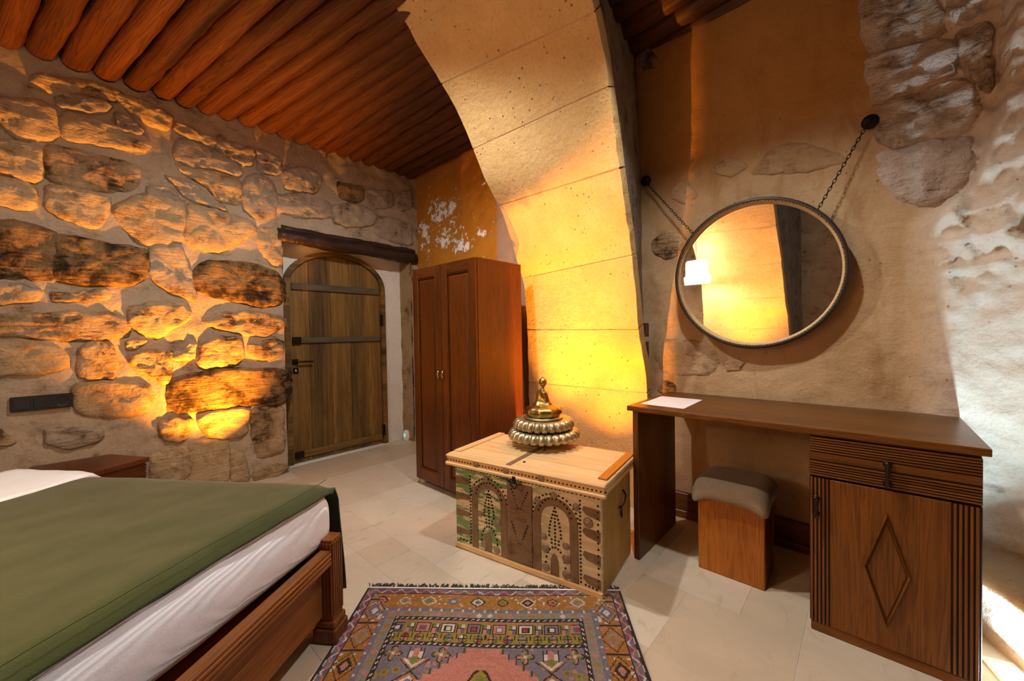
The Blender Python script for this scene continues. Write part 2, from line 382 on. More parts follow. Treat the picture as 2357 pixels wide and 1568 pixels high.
def lathe(prof, seg=32, fn=None):
    V = []; Fc = []
    for i, (r, z) in enumerate(prof):
        for j in range(seg):
            a = 2*PI*j/seg; rr, zz, aa = fn(r, z, a, i) if fn else (r, z, a)
            V.append((rr*math.cos(aa), rr*math.sin(aa), zz))
    for i in range(len(prof)-1):
        for j in range(seg):
            Fc.append((i*seg+j, i*seg+(j+1) % seg, (i+1)*seg+(j+1) % seg, (i+1)*seg+j))
    return V, Fc
def grid(us, vs, fn):
    V = [fn(u, v) for u in us for v in vs]; m = len(vs)
    Fc = [(i*m+j, (i+1)*m+j, (i+1)*m+j+1, i*m+j+1) for i in range(len(us)-1) for j in range(m-1)]
    return V, Fc
def lin(a, b, n): return [a+(b-a)*i/(n-1) for i in range(n)]
def sstep(a, b, x):
    t = max(0., min(1., (x-a)/(b-a))); return t*t*(3-2*t)
class MB:
    def __init__(s): s.v = []; s.f = []
    def add(s, vf):
        o = len(s.v); s.v += [tuple(v) for v in vf[0]]; s.f += [tuple(i+o for i in f) for f in vf[1]]
def link_shared(name, me, parent, loc, rot=(0, 0, 0), scale=(1, 1, 1), **t):
    o = bpy.data.objects.new(name, me); C.objects.link(o); o.location = loc; o.rotation_euler = rot; o.scale = scale
    if parent: o.parent = parent
    return tag(o, **t)
LEFT_STONES = [
  ('p',[(-2.718,2.71),(-2.504,2.769),(-2.372,2.766),(-2.389,2.705),(-2.537,2.631),(-2.644,2.627),(-2.712,2.655)]),
  ('p',[(-2.91,2.532),(-2.852,2.517),(-2.733,2.558),(-2.653,2.533),(-2.649,2.398),(-2.676,2.348),(-2.787,2.318),(-2.855,2.385),(-2.913,2.396)]),
  ('g',[(-2.637,2.62),(-2.548,2.682),(-2.435,2.675),(-2.42,2.64),(-2.466,2.58),(-2.639,2.549)]),
  ('g',[(-2.399,2.618),(-2.329,2.612),(-2.26,2.55),(-2.286,2.509),(-2.378,2.506)]),
  ('p',[(-2.606,2.534),(-2.467,2.536),(-2.269,2.527),(-2.245,2.457),(-2.272,2.416),(-2.457,2.384),(-2.604,2.373),(-2.619,2.438)]),
  ('p',[(-2.916,2.294),(-2.858,2.283),(-2.794,2.289),(-2.722,2.284),(-2.719,2.12),(-2.751,2.074),(-2.862,2.108),(-2.92,2.115)]),
  ('d',[(-2.677,2.309),(-2.545,2.314),(-2.369,2.308),(-2.283,2.288),(-2.293,2.231),(-2.349,2.141),(-2.449,2.104),(-2.584,2.098),(-2.682,2.113)]),
  ('p',[(-2.689,2.07),(-2.563,2.085),(-2.443,2.054),(-2.452,1.977),(-2.478,1.886),(-2.514,1.86),(-2.623,1.889),(-2.693,1.934)]),
  ('p',[(-2.921,2.077),(-2.863,2.069),(-2.776,2.077),(-2.741,2.046),(-2.74,1.931),(-2.81,1.907),(-2.867,1.921),(-2.925,1.929)]),
  ('p',[(-2.407,1.998),(-2.312,2.085),(-2.247,2.122),(-2.073,2.107),(-2.067,1.979),(-2.089,1.834),(-2.271,1.782),(-2.334,1.838),(-2.393,1.937)]),
  ('p',[(-2.047,2.101),(-1.881,2.09),(-1.672,2.058),(-1.638,2.0),(-1.785,1.857),(-1.889,1.793),(-2.054,1.828)]),
  ('p',[(-1.617,2.018),(-1.439,2.022),(-1.446,1.742),(-1.516,1.747),(-1.606,1.861)]),
  ('g',[(-2.091,2.509),(-2.042,2.572),(-1.87,2.56),(-1.727,2.481),(-1.741,2.387),(-1.873,2.411),(-2.001,2.385),(-2.084,2.409)]),
  ('p',[(-2.095,2.372),(-1.992,2.366),(-1.874,2.388),(-1.73,2.37),(-1.722,2.229),(-1.757,2.181),(-1.871,2.18),(-1.929,2.261),(-2.042,2.314)]),
  ('g',[(-1.86,2.614),(-1.765,2.647),(-1.622,2.632),(-1.637,2.508),(-1.727,2.494),(-1.862,2.553)]),
  ('g',[(-1.687,2.379),(-1.606,2.439),(-1.5,2.417),(-1.468,2.277),(-1.497,2.146),(-1.603,2.1),(-1.693,2.145),(-1.711,2.242)]),
  ('g',[(-2.252,2.187),(-2.159,2.2),(-2.107,2.169),(-2.091,2.127),(-2.161,2.11),(-2.253,2.132)]),
  ('g',[(-2.148,2.272),(-2.069,2.276),(-1.994,2.247),(-1.92,2.216),(-1.811,2.106),(-1.881,2.116),(-2.027,2.133)]),
  ('g',[(-1.601,2.663),(-1.421,2.628),(-1.437,2.495),(-1.594,2.47)]),
  ('p',[(-2.388,2.739),(-2.263,2.748),(-2.112,2.71),(-2.149,2.603),(-2.235,2.606),(-2.344,2.66)]),
  ('p',[(-2.094,2.672),(-2.013,2.666),(-1.86,2.637),(-1.88,2.575),(-2.016,2.579),(-2.089,2.604)]),
  ('s',[(-2.928,1.805),(-2.87,1.812),(-2.78,1.82),(-2.668,1.772),(-2.674,1.525),(-2.877,1.515),(-2.935,1.514)]),
  ('s',[(-2.66,1.773),(-2.545,1.771),(-2.395,1.751),(-2.274,1.746),(-2.267,1.654),(-2.304,1.56),(-2.369,1.508),(-2.552,1.504),(-2.666,1.526)]),
  ('g',[(-2.247,1.762),(-2.176,1.791),(-2.086,1.786),(-2.042,1.61),(-2.026,1.486),(-2.018,1.424),(-2.15,1.478),(-2.252,1.565)]),
  ('s',[(-1.992,1.649),(-1.901,1.704),(-1.683,1.724),(-1.502,1.675),(-1.457,1.568),(-1.483,1.423),(-1.632,1.403),(-1.907,1.469),(-1.995,1.514)]),
  ('g',[(-2.936,1.476),(-2.878,1.477),(-2.807,1.473),(-2.744,1.437),(-2.759,1.386),(-2.851,1.361),(-2.939,1.357)]),
  ('d',[(-2.692,1.441),(-2.59,1.437),(-2.488,1.477),(-2.45,1.446),(-2.474,1.4),(-2.613,1.383),(-2.687,1.379)]),
  ('p',[(-2.357,1.349),(-2.239,1.395),(-2.105,1.389),(-2.049,1.326),(-2.07,1.276),(-2.156,1.214),(-2.209,1.167),(-2.288,1.18),(-2.353,1.261)]),
  ('d',[(-1.953,1.29),(-1.836,1.332),(-1.634,1.351),(-1.464,1.299),(-1.466,1.227),(-1.59,1.157),(-1.72,1.166),(-1.861,1.214),(-1.934,1.227)]),
  ('d',[(-2.941,1.288),(-2.883,1.294),(-2.728,1.298),(-2.614,1.322),(-2.484,1.315),(-2.407,1.272),(-2.394,1.17),(-2.519,1.144),(-2.699,1.159),(-2.885,1.187),(-2.943,1.188)]),
  ('p',[(-2.945,1.133),(-2.887,1.139),(-2.796,1.146),(-2.693,1.105),(-2.649,1.05),(-2.657,0.977),(-2.769,0.956),(-2.891,0.956),(-2.949,0.957)]),
  ('d',[(-2.591,1.09),(-2.519,1.139),(-2.458,1.126),(-2.43,0.993),(-2.448,0.894),(-2.596,0.919),(-2.601,0.994)]),
  ('p',[(-2.378,1.141),(-2.305,1.157),(-2.289,1.127),(-2.324,1.085),(-2.38,1.081)]),
  ('d',[(-2.358,1.046),(-2.247,1.064),(-2.16,1.06),(-2.172,0.855),(-2.208,0.846),(-2.311,0.939),(-2.36,0.977)]),
  ('p',[(-2.151,1.047),(-2.085,1.069),(-2.054,1.121),(-2.021,1.101),(-2.038,0.992),(-2.134,0.998)]),
  ('d',[(-2.012,0.965),(-1.986,1.093),(-1.884,1.142),(-1.752,1.146),(-1.736,1.014),(-1.78,0.936),(-1.972,0.924)]),
  ('d',[(-1.699,1.091),(-1.579,1.115),(-1.456,1.112),(-1.458,1.0),(-1.57,0.963),(-1.69,0.998)]),
  ('s',[(-2.137,0.851),(-2.021,0.877),(-1.814,0.899),(-1.462,0.856),(-1.452,0.713),(-1.481,0.601),(-1.711,0.621),(-1.929,0.62),(-2.134,0.633),(-2.14,0.745)]),
  ('d',[(-2.604,0.866),(-2.495,0.876),(-2.296,0.832),(-2.272,0.762),(-2.309,0.661),(-2.462,0.652),(-2.587,0.684),(-2.613,0.785)]),
  ('d',[(-2.233,0.565),(-2.172,0.591),(-2.078,0.574),(-2.05,0.532),(-2.101,0.433),(-2.139,0.416),(-2.218,0.457)]),
  ('p',[(-2.009,0.563),(-1.929,0.604),(-1.712,0.593),(-1.74,0.37),(-1.934,0.397),(-2.001,0.501)]),
  ('d',[(-1.689,0.562),(-1.469,0.556),(-1.465,0.211),(-1.639,0.181),(-1.682,0.358)]),
  ('p',[(-2.274,0.339),(-2.177,0.376),(-2.093,0.356),(-2.088,0.165),(-2.172,0.112),(-2.287,0.176)]),
  ('p',[(-2.073,0.364),(-2.004,0.387),(-1.85,0.353),(-1.846,0.286),(-1.857,0.05),(-2.08,0.115)]),
  ('p',[(-1.83,0.282),(-1.744,0.221),(-1.714,0.025),(-1.841,0.045)]),
  ('d',[(-1.677,0.111),(-1.468,0.084),(-1.457,0.023),(-1.617,-0.021),(-1.679,-0.003)]),
  ('d',[(-2.957,0.662),(-2.899,0.641),(-2.852,0.601),(-2.859,0.553),(-2.959,0.566)]),
  ('g',[(-2.732,0.618),(-2.611,0.605),(-2.503,0.573),(-2.535,0.502),(-2.649,0.485),(-2.728,0.534)]),
  ('g',[(-1.455,2.315),(-1.233,2.389),(-1.031,2.346),(-1.034,2.221),(-1.274,2.171),(-1.458,2.19)]),
  ('g',[(-0.992,2.336),(-0.764,2.409),(-0.596,2.354),(-0.627,2.233),(-0.863,2.167),(-0.996,2.185)]),
  ('s',[(-0.951,2.567),(-0.716,2.578),(-0.719,2.465),(-0.811,2.398),(-0.934,2.433)]),
  ('g',[(-0.575,2.29),(-0.415,2.344),(-0.18,2.319),(-0.206,2.108),(-0.421,2.114),(-0.578,2.152)]),
  ('g',[(-1.41,2.531),(-1.227,2.626),(-1.109,2.558),(-1.153,2.421),(-1.391,2.382)]),
  ('g',[(-0.668,2.569),(-0.409,2.61),(-0.387,2.474),(-0.622,2.395)]),
  ('g',[(-0.339,2.606),(-0.181,2.687),(-0.175,2.495),(-0.323,2.44)]),
]
RIGHT_STONES = [
  ('b',[(3.315,2.696),(3.5,2.585),(3.557,2.462),(3.563,2.37),(3.455,2.38),(3.344,2.388),(3.315,2.52)]),
  ('m',[(3.334,2.378),(3.455,2.356),(3.569,2.345),(3.599,2.277),(3.593,2.186),(3.475,2.176),(3.354,2.186),(3.337,2.275)]),
  ('b',[(3.351,2.146),(3.475,2.15),(3.593,2.153),(3.64,2.099),(3.652,1.996),(3.618,1.939),(3.527,1.95),(3.422,1.938),(3.38,1.986),(3.358,2.071)]),
  ('m',[(3.38,1.934),(3.501,1.922),(3.618,1.915),(3.647,1.873),(3.63,1.76),(3.577,1.694),(3.502,1.663),(3.422,1.743),(3.373,1.834)]),
  ('m',[(3.577,2.538),(3.684,2.474),(3.673,2.362),(3.616,2.362),(3.583,2.412)]),
  ('b',[(3.607,2.337),(3.684,2.334),(3.696,2.148),(3.688,2.058),(3.657,2.097),(3.613,2.203)]),
  ('f',[(2.866,1.979),(2.965,2.087),(3.071,2.078),(3.201,1.994),(3.249,1.938),(3.137,1.924),(3.0,1.949)]),
  ('f',[(2.439,2.009),(2.491,2.037),(2.566,1.996),(2.585,1.933),(2.518,1.908),(2.449,1.946)]),
  ('f',[(2.684,2.087),(2.753,2.102),(2.819,2.072),(2.836,2.022),(2.77,1.997),(2.702,2.026)]),
  ('f',[(2.349,1.068),(2.491,1.09),(2.652,1.052),(2.686,0.985),(2.66,0.886),(2.54,0.879),(2.389,0.881),(2.337,0.953)]),
  ('f',[(2.729,0.957),(2.797,0.978),(2.83,0.951),(2.796,0.913),(2.737,0.91)]),
  ('d',[(2.311,1.705),(2.397,1.763),(2.496,1.723),(2.495,1.624),(2.425,1.585),(2.333,1.628)]),
  ('d',[(2.346,0.793),(2.388,0.829),(2.449,0.801),(2.449,0.761),(2.346,0.752)]),
  ('d',[(2.306,2.845),(2.362,2.845),(2.41,2.77),(2.387,2.701),(2.333,2.712),(2.3,2.781)]),
]
# ================================================================== THE ROOM
XL, YR = -.28, -.10
def und(y, z): return .014*fbm(y*2.2, z*2.2, 0.3)+.010*fbm(y*6, z*8, 3.1)+.012*fbm(y*13, z*17, 6.2)*sstep(1.95, 2.15, z)*sstep(-1.6, -1.3, y)
wl = MB()
def lw(y, z): return (XL+und(y, z), y, z)
wl.add(grid(lin(-4.45, -1.438, 130), lin(-.01, 2.95, 130), lw))
wl.add(grid(lin(-1.438, -.19, 60), lin(1.985, 2.95, 48), lw))
wl.add(grid(lin(-.19, -.06, 8), lin(-.01, 2.95, 130), lw))
wall_left = mesh('wall_left', wl.v, wl.f, M['mortar'], kind='structure', label='rough stone wall with smeared mortar joints behind the bed', category='wall')
# doorway recess
rc = MB()
rc.add(grid(lin(XL+.02, -.50, 10), lin(-.01, 2.0, 60), lambda x, z: (x, -.20+.010*fbm(x*9, z*6, 5)-.012*(z < 1.9), z)))
mesh('jamb', rc.v, rc.f, M['tan_jamb'], wall_left)
rc = MB(); rc.add(grid(lin(XL+.01, -.50, 6), lin(-.01, 2.0, 40), lambda x, z: (x, -1.438+.008*fbm(x*9, z*6, 8), z)))
mesh('jamb', rc.v, rc.f, M['tan_jamb'], wall_left)
box('soffit', wall_left, -.52, XL-.01, -1.46, -.17, 1.985, 2.06, M['white_plaster'], .004)
box('reveal', wall_left, -.53, -.47, -1.50, -.15, -.01, 2.0, M['white_plaster'], .002)

def chaikin(P, it=2):
    for _ in range(it):
        Q = []
        for i in range(len(P)):
            a, b = P[i], P[(i+1) % len(P)]
            Q.append((a[0]*.86+b[0]*.14, a[1]*.86+b[1]*.14)); Q.append((a[0]*.14+b[0]*.86, a[1]*.14+b[1]*.86))
        P = Q
    return P
def resample(P, n):
    L = [0.0]
    for i in range(len(P)):
        a, b = P[i], P[(i+1) % len(P)]; L.append(L[-1]+math.hypot(b[0]-a[0], b[1]-a[1]))
    out = []; k = 0
    for q in range(n):
        t = L[-1]*q/n
        while L[k+1] < t: k += 1
        a, b = P[k % len(P)], P[(k+1) % len(P)]; f = (t-L[k])/max(1e-9, L[k+1]-L[k])
        out.append((a[0]+(b[0]-a[0])*f, a[1]+(b[1]-a[1])*f))
    return out
def stone(parent, poly, fn, h, mat, seed, rough=.015, n=34, name='stone', grow=1.06):
    """irregular stone standing proud of the wall; fn(a, b, h) gives the world point"""
    P = resample(chaikin(poly, 1), n)
    g0 = sum(p[0] for p in P)/n; g1 = sum(p[1] for p in P)/n
    P = [(g0+(a-g0)*grow, g1+(b-g1)*grow) for a, b in P]
    P = [(a+.010*fbm(a*22, b*22, seed), b+.010*fbm(a*22, b*22, seed+9)) for a, b in P]
    ca = sum(p[0] for p in P)/n; cb = sum(p[1] for p in P)/n
    c0 = Vector(fn(ca, cb, 0.0)); V = []; Fc = []
    tx, ty = (fbm(seed, 1.7, 2)*.35, fbm(seed, 5.1, 7)*.35)
    for k, (f, hh) in enumerate([(1.10, -.45), (1.03, .15), (.97, .70), (.88, .98), (.68, 1.06), (.46, 1.08), (.22, 1.1)]):
        for a, b in P:
            aa = ca+(a-ca)*f; bb = cb+(b-cb)*f
            d = h*hh
            if k > 0: d += rough*fbm(aa*16, bb*26, seed)*(1 if k > 1 else .5)+h*.5*(tx*(aa-ca)/.2+ty*(bb-cb)/.1)*(k > 1)
            V.append(Vector(fn(aa, bb, d))-c0)
    V.append(Vector(fn(ca, cb, h*1.1+rough*fbm(ca*16, cb*26, seed)))-c0)
    for k in range(6):
        for j in range(n): Fc.append((k*n+j, k*n+(j+1) % n, (k+1)*n+(j+1) % n, (k+1)*n+j))
    for j in range(n): Fc.append((6*n+j, 6*n+(j+1) % n, 7*n))
    return mesh(name, V, Fc, mat, parent, c0)
rs = random.Random(5)
def lfn(y, z, h): return (XL+und(y, z)+h, y, z)
for i, (k, poly) in enumerate(LEFT_STONES):
    stone(wall_left, poly, lfn, rs.uniform(.018, .034) if k != 'g' else rs.uniform(.022, .038), M['stone_'+k], i*3.7+1, grow=1.11)
# the courses go on past the frame towards the bed head
for row in range(9):
    y = -2.98-rs.uniform(0, .1)
    z0 = .12+row*.30
    while y > -4.2:
        ln = rs.uniform(.22, .42); hh = rs.uniform(.17, .25)
        stone(wall_left, [(y, z0), (y, z0+hh), (y-ln*.5, z0+hh+rs.uniform(-.03, .03)), (y-ln, z0+hh), (y-ln, z0+rs.uniform(0, .04)), (y-ln*.5, z0)], lfn, rs.uniform(.018, .03), M['stone_'+rs.choice('pdg')], row*9+y)
        y -= ln+.05

# ---- right wall: plaster, then hewn rock swelling out at the window end
def yr(x, z):
    o = .012*fbm(x*1.8, z*1.8, 11)+.005*fbm(x*9, z*9, 4)
    if x > 2.15:
        o += .15*sstep(2.15, 2.85, z)*(1-sstep(2.95, 3.6, x))*sstep(2.15, 2.3, x)
    if x > 3.40:
        t = x-3.62
        if t > 0: o += .55*min(t, .9)**1.25
        zl = 1.60+.10*sstep(3.50, 3.62, x)+.35*sstep(3.62, 3.74, x)+2*sstep(3.70, 3.80, x)
        below = 1-sstep(zl-.05, zl+.012, z+.012*fbm(x*9, 0, 2))
        o += .12*below*sstep(3.44, 3.58, x)*(.3+.7*sstep(.2, 1.5, z))
        rough = sstep(3.46, 3.6, x)*(.22+.78*sstep(1.05, 1.55, z))
        n1 = fbm(x*9, z*13, 6, 5); o += rough*(.030*n1+.030*(1-abs(fbm(x*6+z*3, z*5, 2, 4))*2.2))
        base = .16+1.95*max(0, min(x, 3.86)-3.594) if x > 3.5 else 0
        if x > 3.5: base *= sstep(3.5, 3.6, x)
        zb = .30+.05*fbm(x*5, 1, 1)
        o = max(o, 0)+max(0, base-max(0, o))*(1-sstep(zb-.12, zb-.04, z))+.02*fbm(x*11, z*11, 3)*(z < .5)
    return YR-o
xs = lin(-.36, 1.36, 58)+lin(1.40, 2.2, 14)+lin(2.215, 3.40, 60)+lin(3.412, 4.0, 60)+lin(4.05, 5.3, 24)
zs = lin(-.01, 2.97, 230)
V, Fc = grid(xs, zs, lambda x, z: (x, yr(x, z), z))
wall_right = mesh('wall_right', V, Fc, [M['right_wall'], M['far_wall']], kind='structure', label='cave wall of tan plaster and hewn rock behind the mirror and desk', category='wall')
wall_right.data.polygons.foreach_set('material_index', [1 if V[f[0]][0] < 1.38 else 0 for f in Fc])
def rfn(x, z, h): return (x, yr(x, z)-h, z)
for i, (k, poly) in enumerate(RIGHT_STONES):
    stone(wall_right, poly, rfn, {'f': .007, 'd': .008, 'b': .016, 'm': .018}[k], M['stone_'+k], 40+i*5.1, rough=.024 if k in 'bm' else .006, n=30)
# ---- the two walls behind the camera
V, Fc = grid(lin(-.4, 5.3, 60), lin(-.01, 2.97, 34), lambda x, z: (x, -4.40+.03*fbm(x*1.7, z*1.7, 21)+.012*fbm(x*6, z*6, 2), z))
mesh('wall_rear', V, Fc, M['stone_f'], kind='structure', label='plain tan plaster wall behind the bed seen in the mirror', category='wall')
V, Fc = grid(lin(-4.5, 0, 44), lin(-.01, 2.97, 30), lambda y, z: (5.2-.03*fbm(y*1.7, z*1.7, 23), y, z))
mesh('wall_end', V, Fc, M['stone_f'], kind='structure', label='tan plaster end wall of the room beyond the desk', category='wall')

# ---- floor of travertine slabs laid in a random modular pattern
floor = box('floor', None, -.60, 5.4, -4.6, .1, -.06, -.0018, M['grout'], 0, kind='structure', label='cream travertine floor of large rectangular tiles', category='floor')
q = .2025
occ = {}
tiles = [(0, 0, 3, 2), (5, -1, 3, 2), (0, -1, 3, 1), (0, 2, 2, 2), (-3, -1, 3, 3), (14, 2, 1, 3), (12, 2, 2, 3), (15, 2, 3, 2), (13, 0, 2, 2), (15, 0, 2, 2)]
def mark(i, j, a, b):
    for u in range(a):
        for v in range(b): occ[(i+u, j+v)] = 1
tl = []
for t in tiles:
    if not any((t[0]+u, t[1]+v) in occ for u in range(t[2]) for v in range(t[3])): mark(*t); tl.append(t)
rt = random.Random(11)
for j in range(-16, 6):
    for i in range(-4, 26):
        if (i, j) in occ: continue
        opts = [(3, 2), (3, 2), (2, 3), (2, 2), (2, 2), (2, 1), (1, 1)]; rt.shuffle(opts); opts.append((1, 1))
        for a, b in opts:
            if i+a <= 26 and j+b <= 6 and not any((i+u, j+v) in occ for u in range(a) for v in range(b)):
                mark(i, j, a, b); tl.append((i, j, a, b)); break
tm = {}
for i, j, a, b in tl:
    if (a, b) not in tm:
        bm = bmesh.new(); add_box(bm, .0008, a*q-.0008, .0008, b*q-.0008, -.02, 0, .0007); me = bpy.data.meshes.new('tile'); bm.to_mesh(me); bm.free()
        me.materials.append(M['tile']); tm[(a, b)] = me
    link_shared('tile', tm[(a, b)], floor, (.12+i*q, -1.22+j*q, rt.uniform(-.0006, .0)))

# ---- stone arch across the room
TH = math.radians(9); E1 = Vector((math.sin(TH), -math.cos(TH), 0))
LB, NB = Vector((1.33, YR, 0)), Vector((2.305, YR, 0))
rowsL = [(.10, -.02), (.10, .75), (.105, 1.03), (.125, 1.37), (.155, 1.54), (.245, 1.69), (.41, 1.985), (.61, 2.165), (.745, 2.34), (.91, 2.525), (1.07, 2.635), (1.22, 2.73), (1.38, 2.835), (1.86, 2.92)]
rowsN = [(.10, -.02), (.13, .76), (.255, 1.05), (.34, 1.30), (.415, 1.535), (.46, 1.65), (.585, 1.90), (.685, 2.135), (.77, 2.305), (.85, 2.455), (.965, 2.575), (1.12, 2.69), (1.33, 2.79), (1.86, 2.92)]
TOT = 3.72
rowsL += [(TOT-s, z) for s, z in rowsL[-2::-1]]; rowsN += [(TOT-s, z) for s, z in rowsN[-2::-1]]
def cat(rows, u):
    i = max(0, min(len(rows)-2, int(u))); t = u-i
    p = [rows[max(0, min(len(rows)-1, i+k))] for k in (-1, 0, 1, 2)]
    return tuple(.5*((2*p[1][d])+(-p[0][d]+p[2][d])*t+(2*p[0][d]-5*p[1][d]+4*p[2][d]-p[3][d])*t*t+(-p[0][d]+3*p[1][d]-3*p[2][d]+p[3][d])*t**3) for d in (0, 1))
def arch_pt(u, c, off=0.0):
    a, b = cat(rowsL, u), cat(rowsN, u); a1, b1 = cat(rowsL, u+.02), cat(rowsN, u+.02)
    def pt(base, s, z, s1, z1):
        ts, tz = s1-s, z1-z; l = math.hypot(ts, tz) or 1
        return base+E1*(s-off*tz/l)+Vector((0, 0, z+off*ts/l))
    return pt(LB, *a, *a1)*(1-c)+pt(NB, *b, *b1)*c
arch = empty('trim_1', (1.9, -.4, 0), kind='structure', label='broad pale stone arch springing from the wall beside the wardrobe', category='arch')
def rel(o): return [Vector(v)-Vector((1.9, -.4, 0)) for v in o]
joints = [0, 1.0, 2.4, 4.2, 6.3, 8.0, 9.75, 11.4, 12.6]
joints = joints+[26-j for j in joints[::-1]]
for k in range(len(joints)-1):
    u0, u1 = joints[k], joints[k+1]; um = .5*(u0+u1)
    L = (arch_pt(u1, .5)-arch_pt(u0, .5)).length; g = .004/max(.1, L)*(u1-u0)
    us = lin(u0+g, u1-g, max(6, int(L/.05))); cs = lin(0, 1, 16)
    V = []
    def put(u, c, off):
        p = arch_pt(u, c, off); edge = 1 if c in (0, 1) else 0
        n = .004*fbm(p.x*7, p.y*7, p.z*7); p = p+(arch_pt(u, c, off+.05)-p).normalized()*(-n)
        if edge: p = p+Vector((.007*fbm(p.y*14, p.z*14, c*5+1), 0, 0))
        return p
    m = len(cs)
    for u in us:
        for c in cs: V.append(put(u, c, 0.0))
    Fc = [(i*m+j, (i+1)*m+j, (i+1)*m+j+1, i*m+j+1) for i in range(len(us)-1) for j in range(m-1)]
    ring = [i*m for i in range(len(us))]+[(len(us)-1)*m+j for j in range(1, m)]+[i*m+m-1 for i in range(len(us)-2, -1, -1)]+[j for j in range(m-2, 0, -1)]
    b0 = len(V); nr = len(ring)
    V += [V[r_].copy() for r_ in ring]
    for r_ in ring:
        i, j = divmod(r_, m); V.append(arch_pt(us[i], cs[j], .10))
    for t in range(nr):
        t2 = (t+1) % nr; Fc.append((b0+t, b0+t2, b0+nr+t2, b0+nr+t))
    ob = mesh('stone_block', rel(V), Fc, M['arch'], arch, smooth=True)
    nf = (len(us)-1)*(m-1)
    ob.data.polygons.foreach_set('use_smooth', [i < nf for i in range(len(Fc))])
V, Fc = grid(lin(0, 26, 190), lin(0.004, .996, 16), lambda u, c: put(u, c, .0022))
mesh('mortar_joint', rel(V), Fc, M['arch_joint'], arch)
for nm, rows, base, wx, sg in (('spandrel', rowsN, NB, 2.235, -1), ('spandrel', rowsL, LB, 1.36, 1)):
    us = lin(0, 26, 120); ts = lin(0, 1, 26)
    def sp(u, t):
        s, z = cat(rows, u); a = base+E1*(s+(.02 if u > 13 else -.02)); a.z = z+.005
        b = Vector((wx, YR+.06, z)) if u <= 13 else base+E1*4.5+Vector((0, 0, z))
        f = t; p = a*(1-f)+b*f
        p.x += sg*.008+.010*fbm(p.y*4, p.z*4, 9)*min(1, t*6); return p
    V, Fc = grid(us, ts, sp)
    mesh(nm, rel(V), Fc, M['spandrel'], arch)

# ---- ceiling of round logs
ceiling = box('ceiling', None, -.5, 5.4, -4.6, .1, 2.955, 3.0, M['board'], 0, kind='structure', label='dark ceiling of closely laid round wooden logs', category='ceiling')
rl = random.Random(3)
def log(a, b, r, seed, name='log', parent=None, mat='log', seg=11, n=16):
    a = Vector(a); b = Vector(b); L = (b-a).length; mid = (a+b)*.5
    path = [Vector((-L/2+L*i/(n-1), .010*fbm(i*.55, seed, 0), .006*fbm(i*.55, seed, 4))) for i in range(n)]
    rad = lambda i, an: r*(1+(.22 if mat == 'lintel' else .10)*fbm(i*.45, math.cos(an)*1.2+seed, math.sin(an)*1.2)+.05*fbm(i*2., math.cos(an)*3, math.sin(an)*3+seed))
    V, Fc = sweep(path, rad, seg)
    o = mesh(name, V, Fc, M[mat], parent or ceiling, mid)
    d = (b-a).normalized(); o.rotation_euler = (0, -math.asin(d.z), math.atan2(d.y, d.x))
    return o
y = -.20; i = 0
while y > -4.3:
    a = math.radians(10*sstep(-.55, -1.9, y) if y > -1.9 else 10); r = rl.uniform(.054, .068)
    x1 = 1.33+math.tan(TH)*(YR-y-.15)+.05
    log((XL-.06, y-.06*math.sin(a), 2.80+r), (x1, y+(x1-XL)*math.tan(a), 2.80+r+rl.uniform(-.006, .006)), r, i*2.3)
    y -= 2*r+rl.uniform(-.002, .006); i += 1
y = -.24
while y > -4.3:
    r = rl.uniform(.058, .074); x0 = 2.305+math.tan(TH)*(YR-y)-.06
    log((x0, y+.06, 2.80+r), (5.25, y-.16, 2.80+r), r, 100+i*2.3, n=20)
    y -= 2*r+rl.uniform(-.002, .008); i += 1

# ---- lintel over the door
lt = empty('door_lintel', (-.27, -.79, 1.985), label='dark gnarled log lintel spanning the opening above the arched door', category='lintel')
def log2(a, b, r, seed, name): 
    o = log(a, b, r, seed, name, lt, 'lintel', 11, 22); o.location = Vector(o.location)-Vector((-.27, -.79, 1.985)); return o
o = log2((-.285, -1.47, 1.995), (-.285, -.14, 1.965), .060, 7.7, 'log')
o = log2((-.275, -1.44, 2.052), (-.270, -.16, 2.035), .026, 3.3, 'packing_strip')
# ---- arched plank door
door = empty('door_1', (-.45, -.905, 0), kind='structure', label='weathered brown plank door with arched top and iron handle', category='door')
YC, HWI, SPR = -.905, .437, 1.61
def dfn(y, z, d): return (d, y, z)
def arc(hw, rise, n=24, z0=0.0): return [(hw*math.cos(t), SPR+rise*math.sin(t)) for t in lin(0, PI, n)]
outer = [(HWI+.045, 0.0)]+arc(HWI+.045, .335)+[(-HWI-.045, 0.0)]; inner = [(HWI, 0.0)]+arc(HWI, .295)+[(-HWI, 0.0)]
bm = bmesh.new()
for i in range(len(outer)-1):
    add_prism(bm, [outer[i], outer[i+1], inner[i+1], inner[i]], dfn, -.02, .028)
from_bm('frame', bm, M['door_y'], door)
def top_at(y):
    t = min(1, abs(y)/HWI); return SPR+.295*math.sqrt(max(0, 1-t*t))
edges = [-HWI+.006, -.27, -.075, .11, .29, HWI-.006]
for i in range(5):
    a, b = edges[i]+.0015, edges[i+1]-.0015
    poly = [(a, .02), (b, .02)]+[(t, top_at(t)-.006) for t in lin(b, a, 9)]
    prism('plank', door, poly, dfn, -.018, .006+rl.uniform(-.001, .002), M['door_z'], .0015)
for z0, z1, dk in ((1.565, 1.625, 1), (1.085, 1.135, 1), (.055, .115, 0)):
    box('crossbar', door, .006, .026, -.42, .42, z0, z1, M['door_dark'] if dk else M['door_y'], .004)
for z in (1.11, .085): box('iron_strap', door, .020, .031, -.425, -.35, z-.032, z+.032, M['iron'], .003)
for z in (1.30, .15): box('hinge', door, .006, .03, .425, .455, z-.06, z+.06, M['iron'], .003)
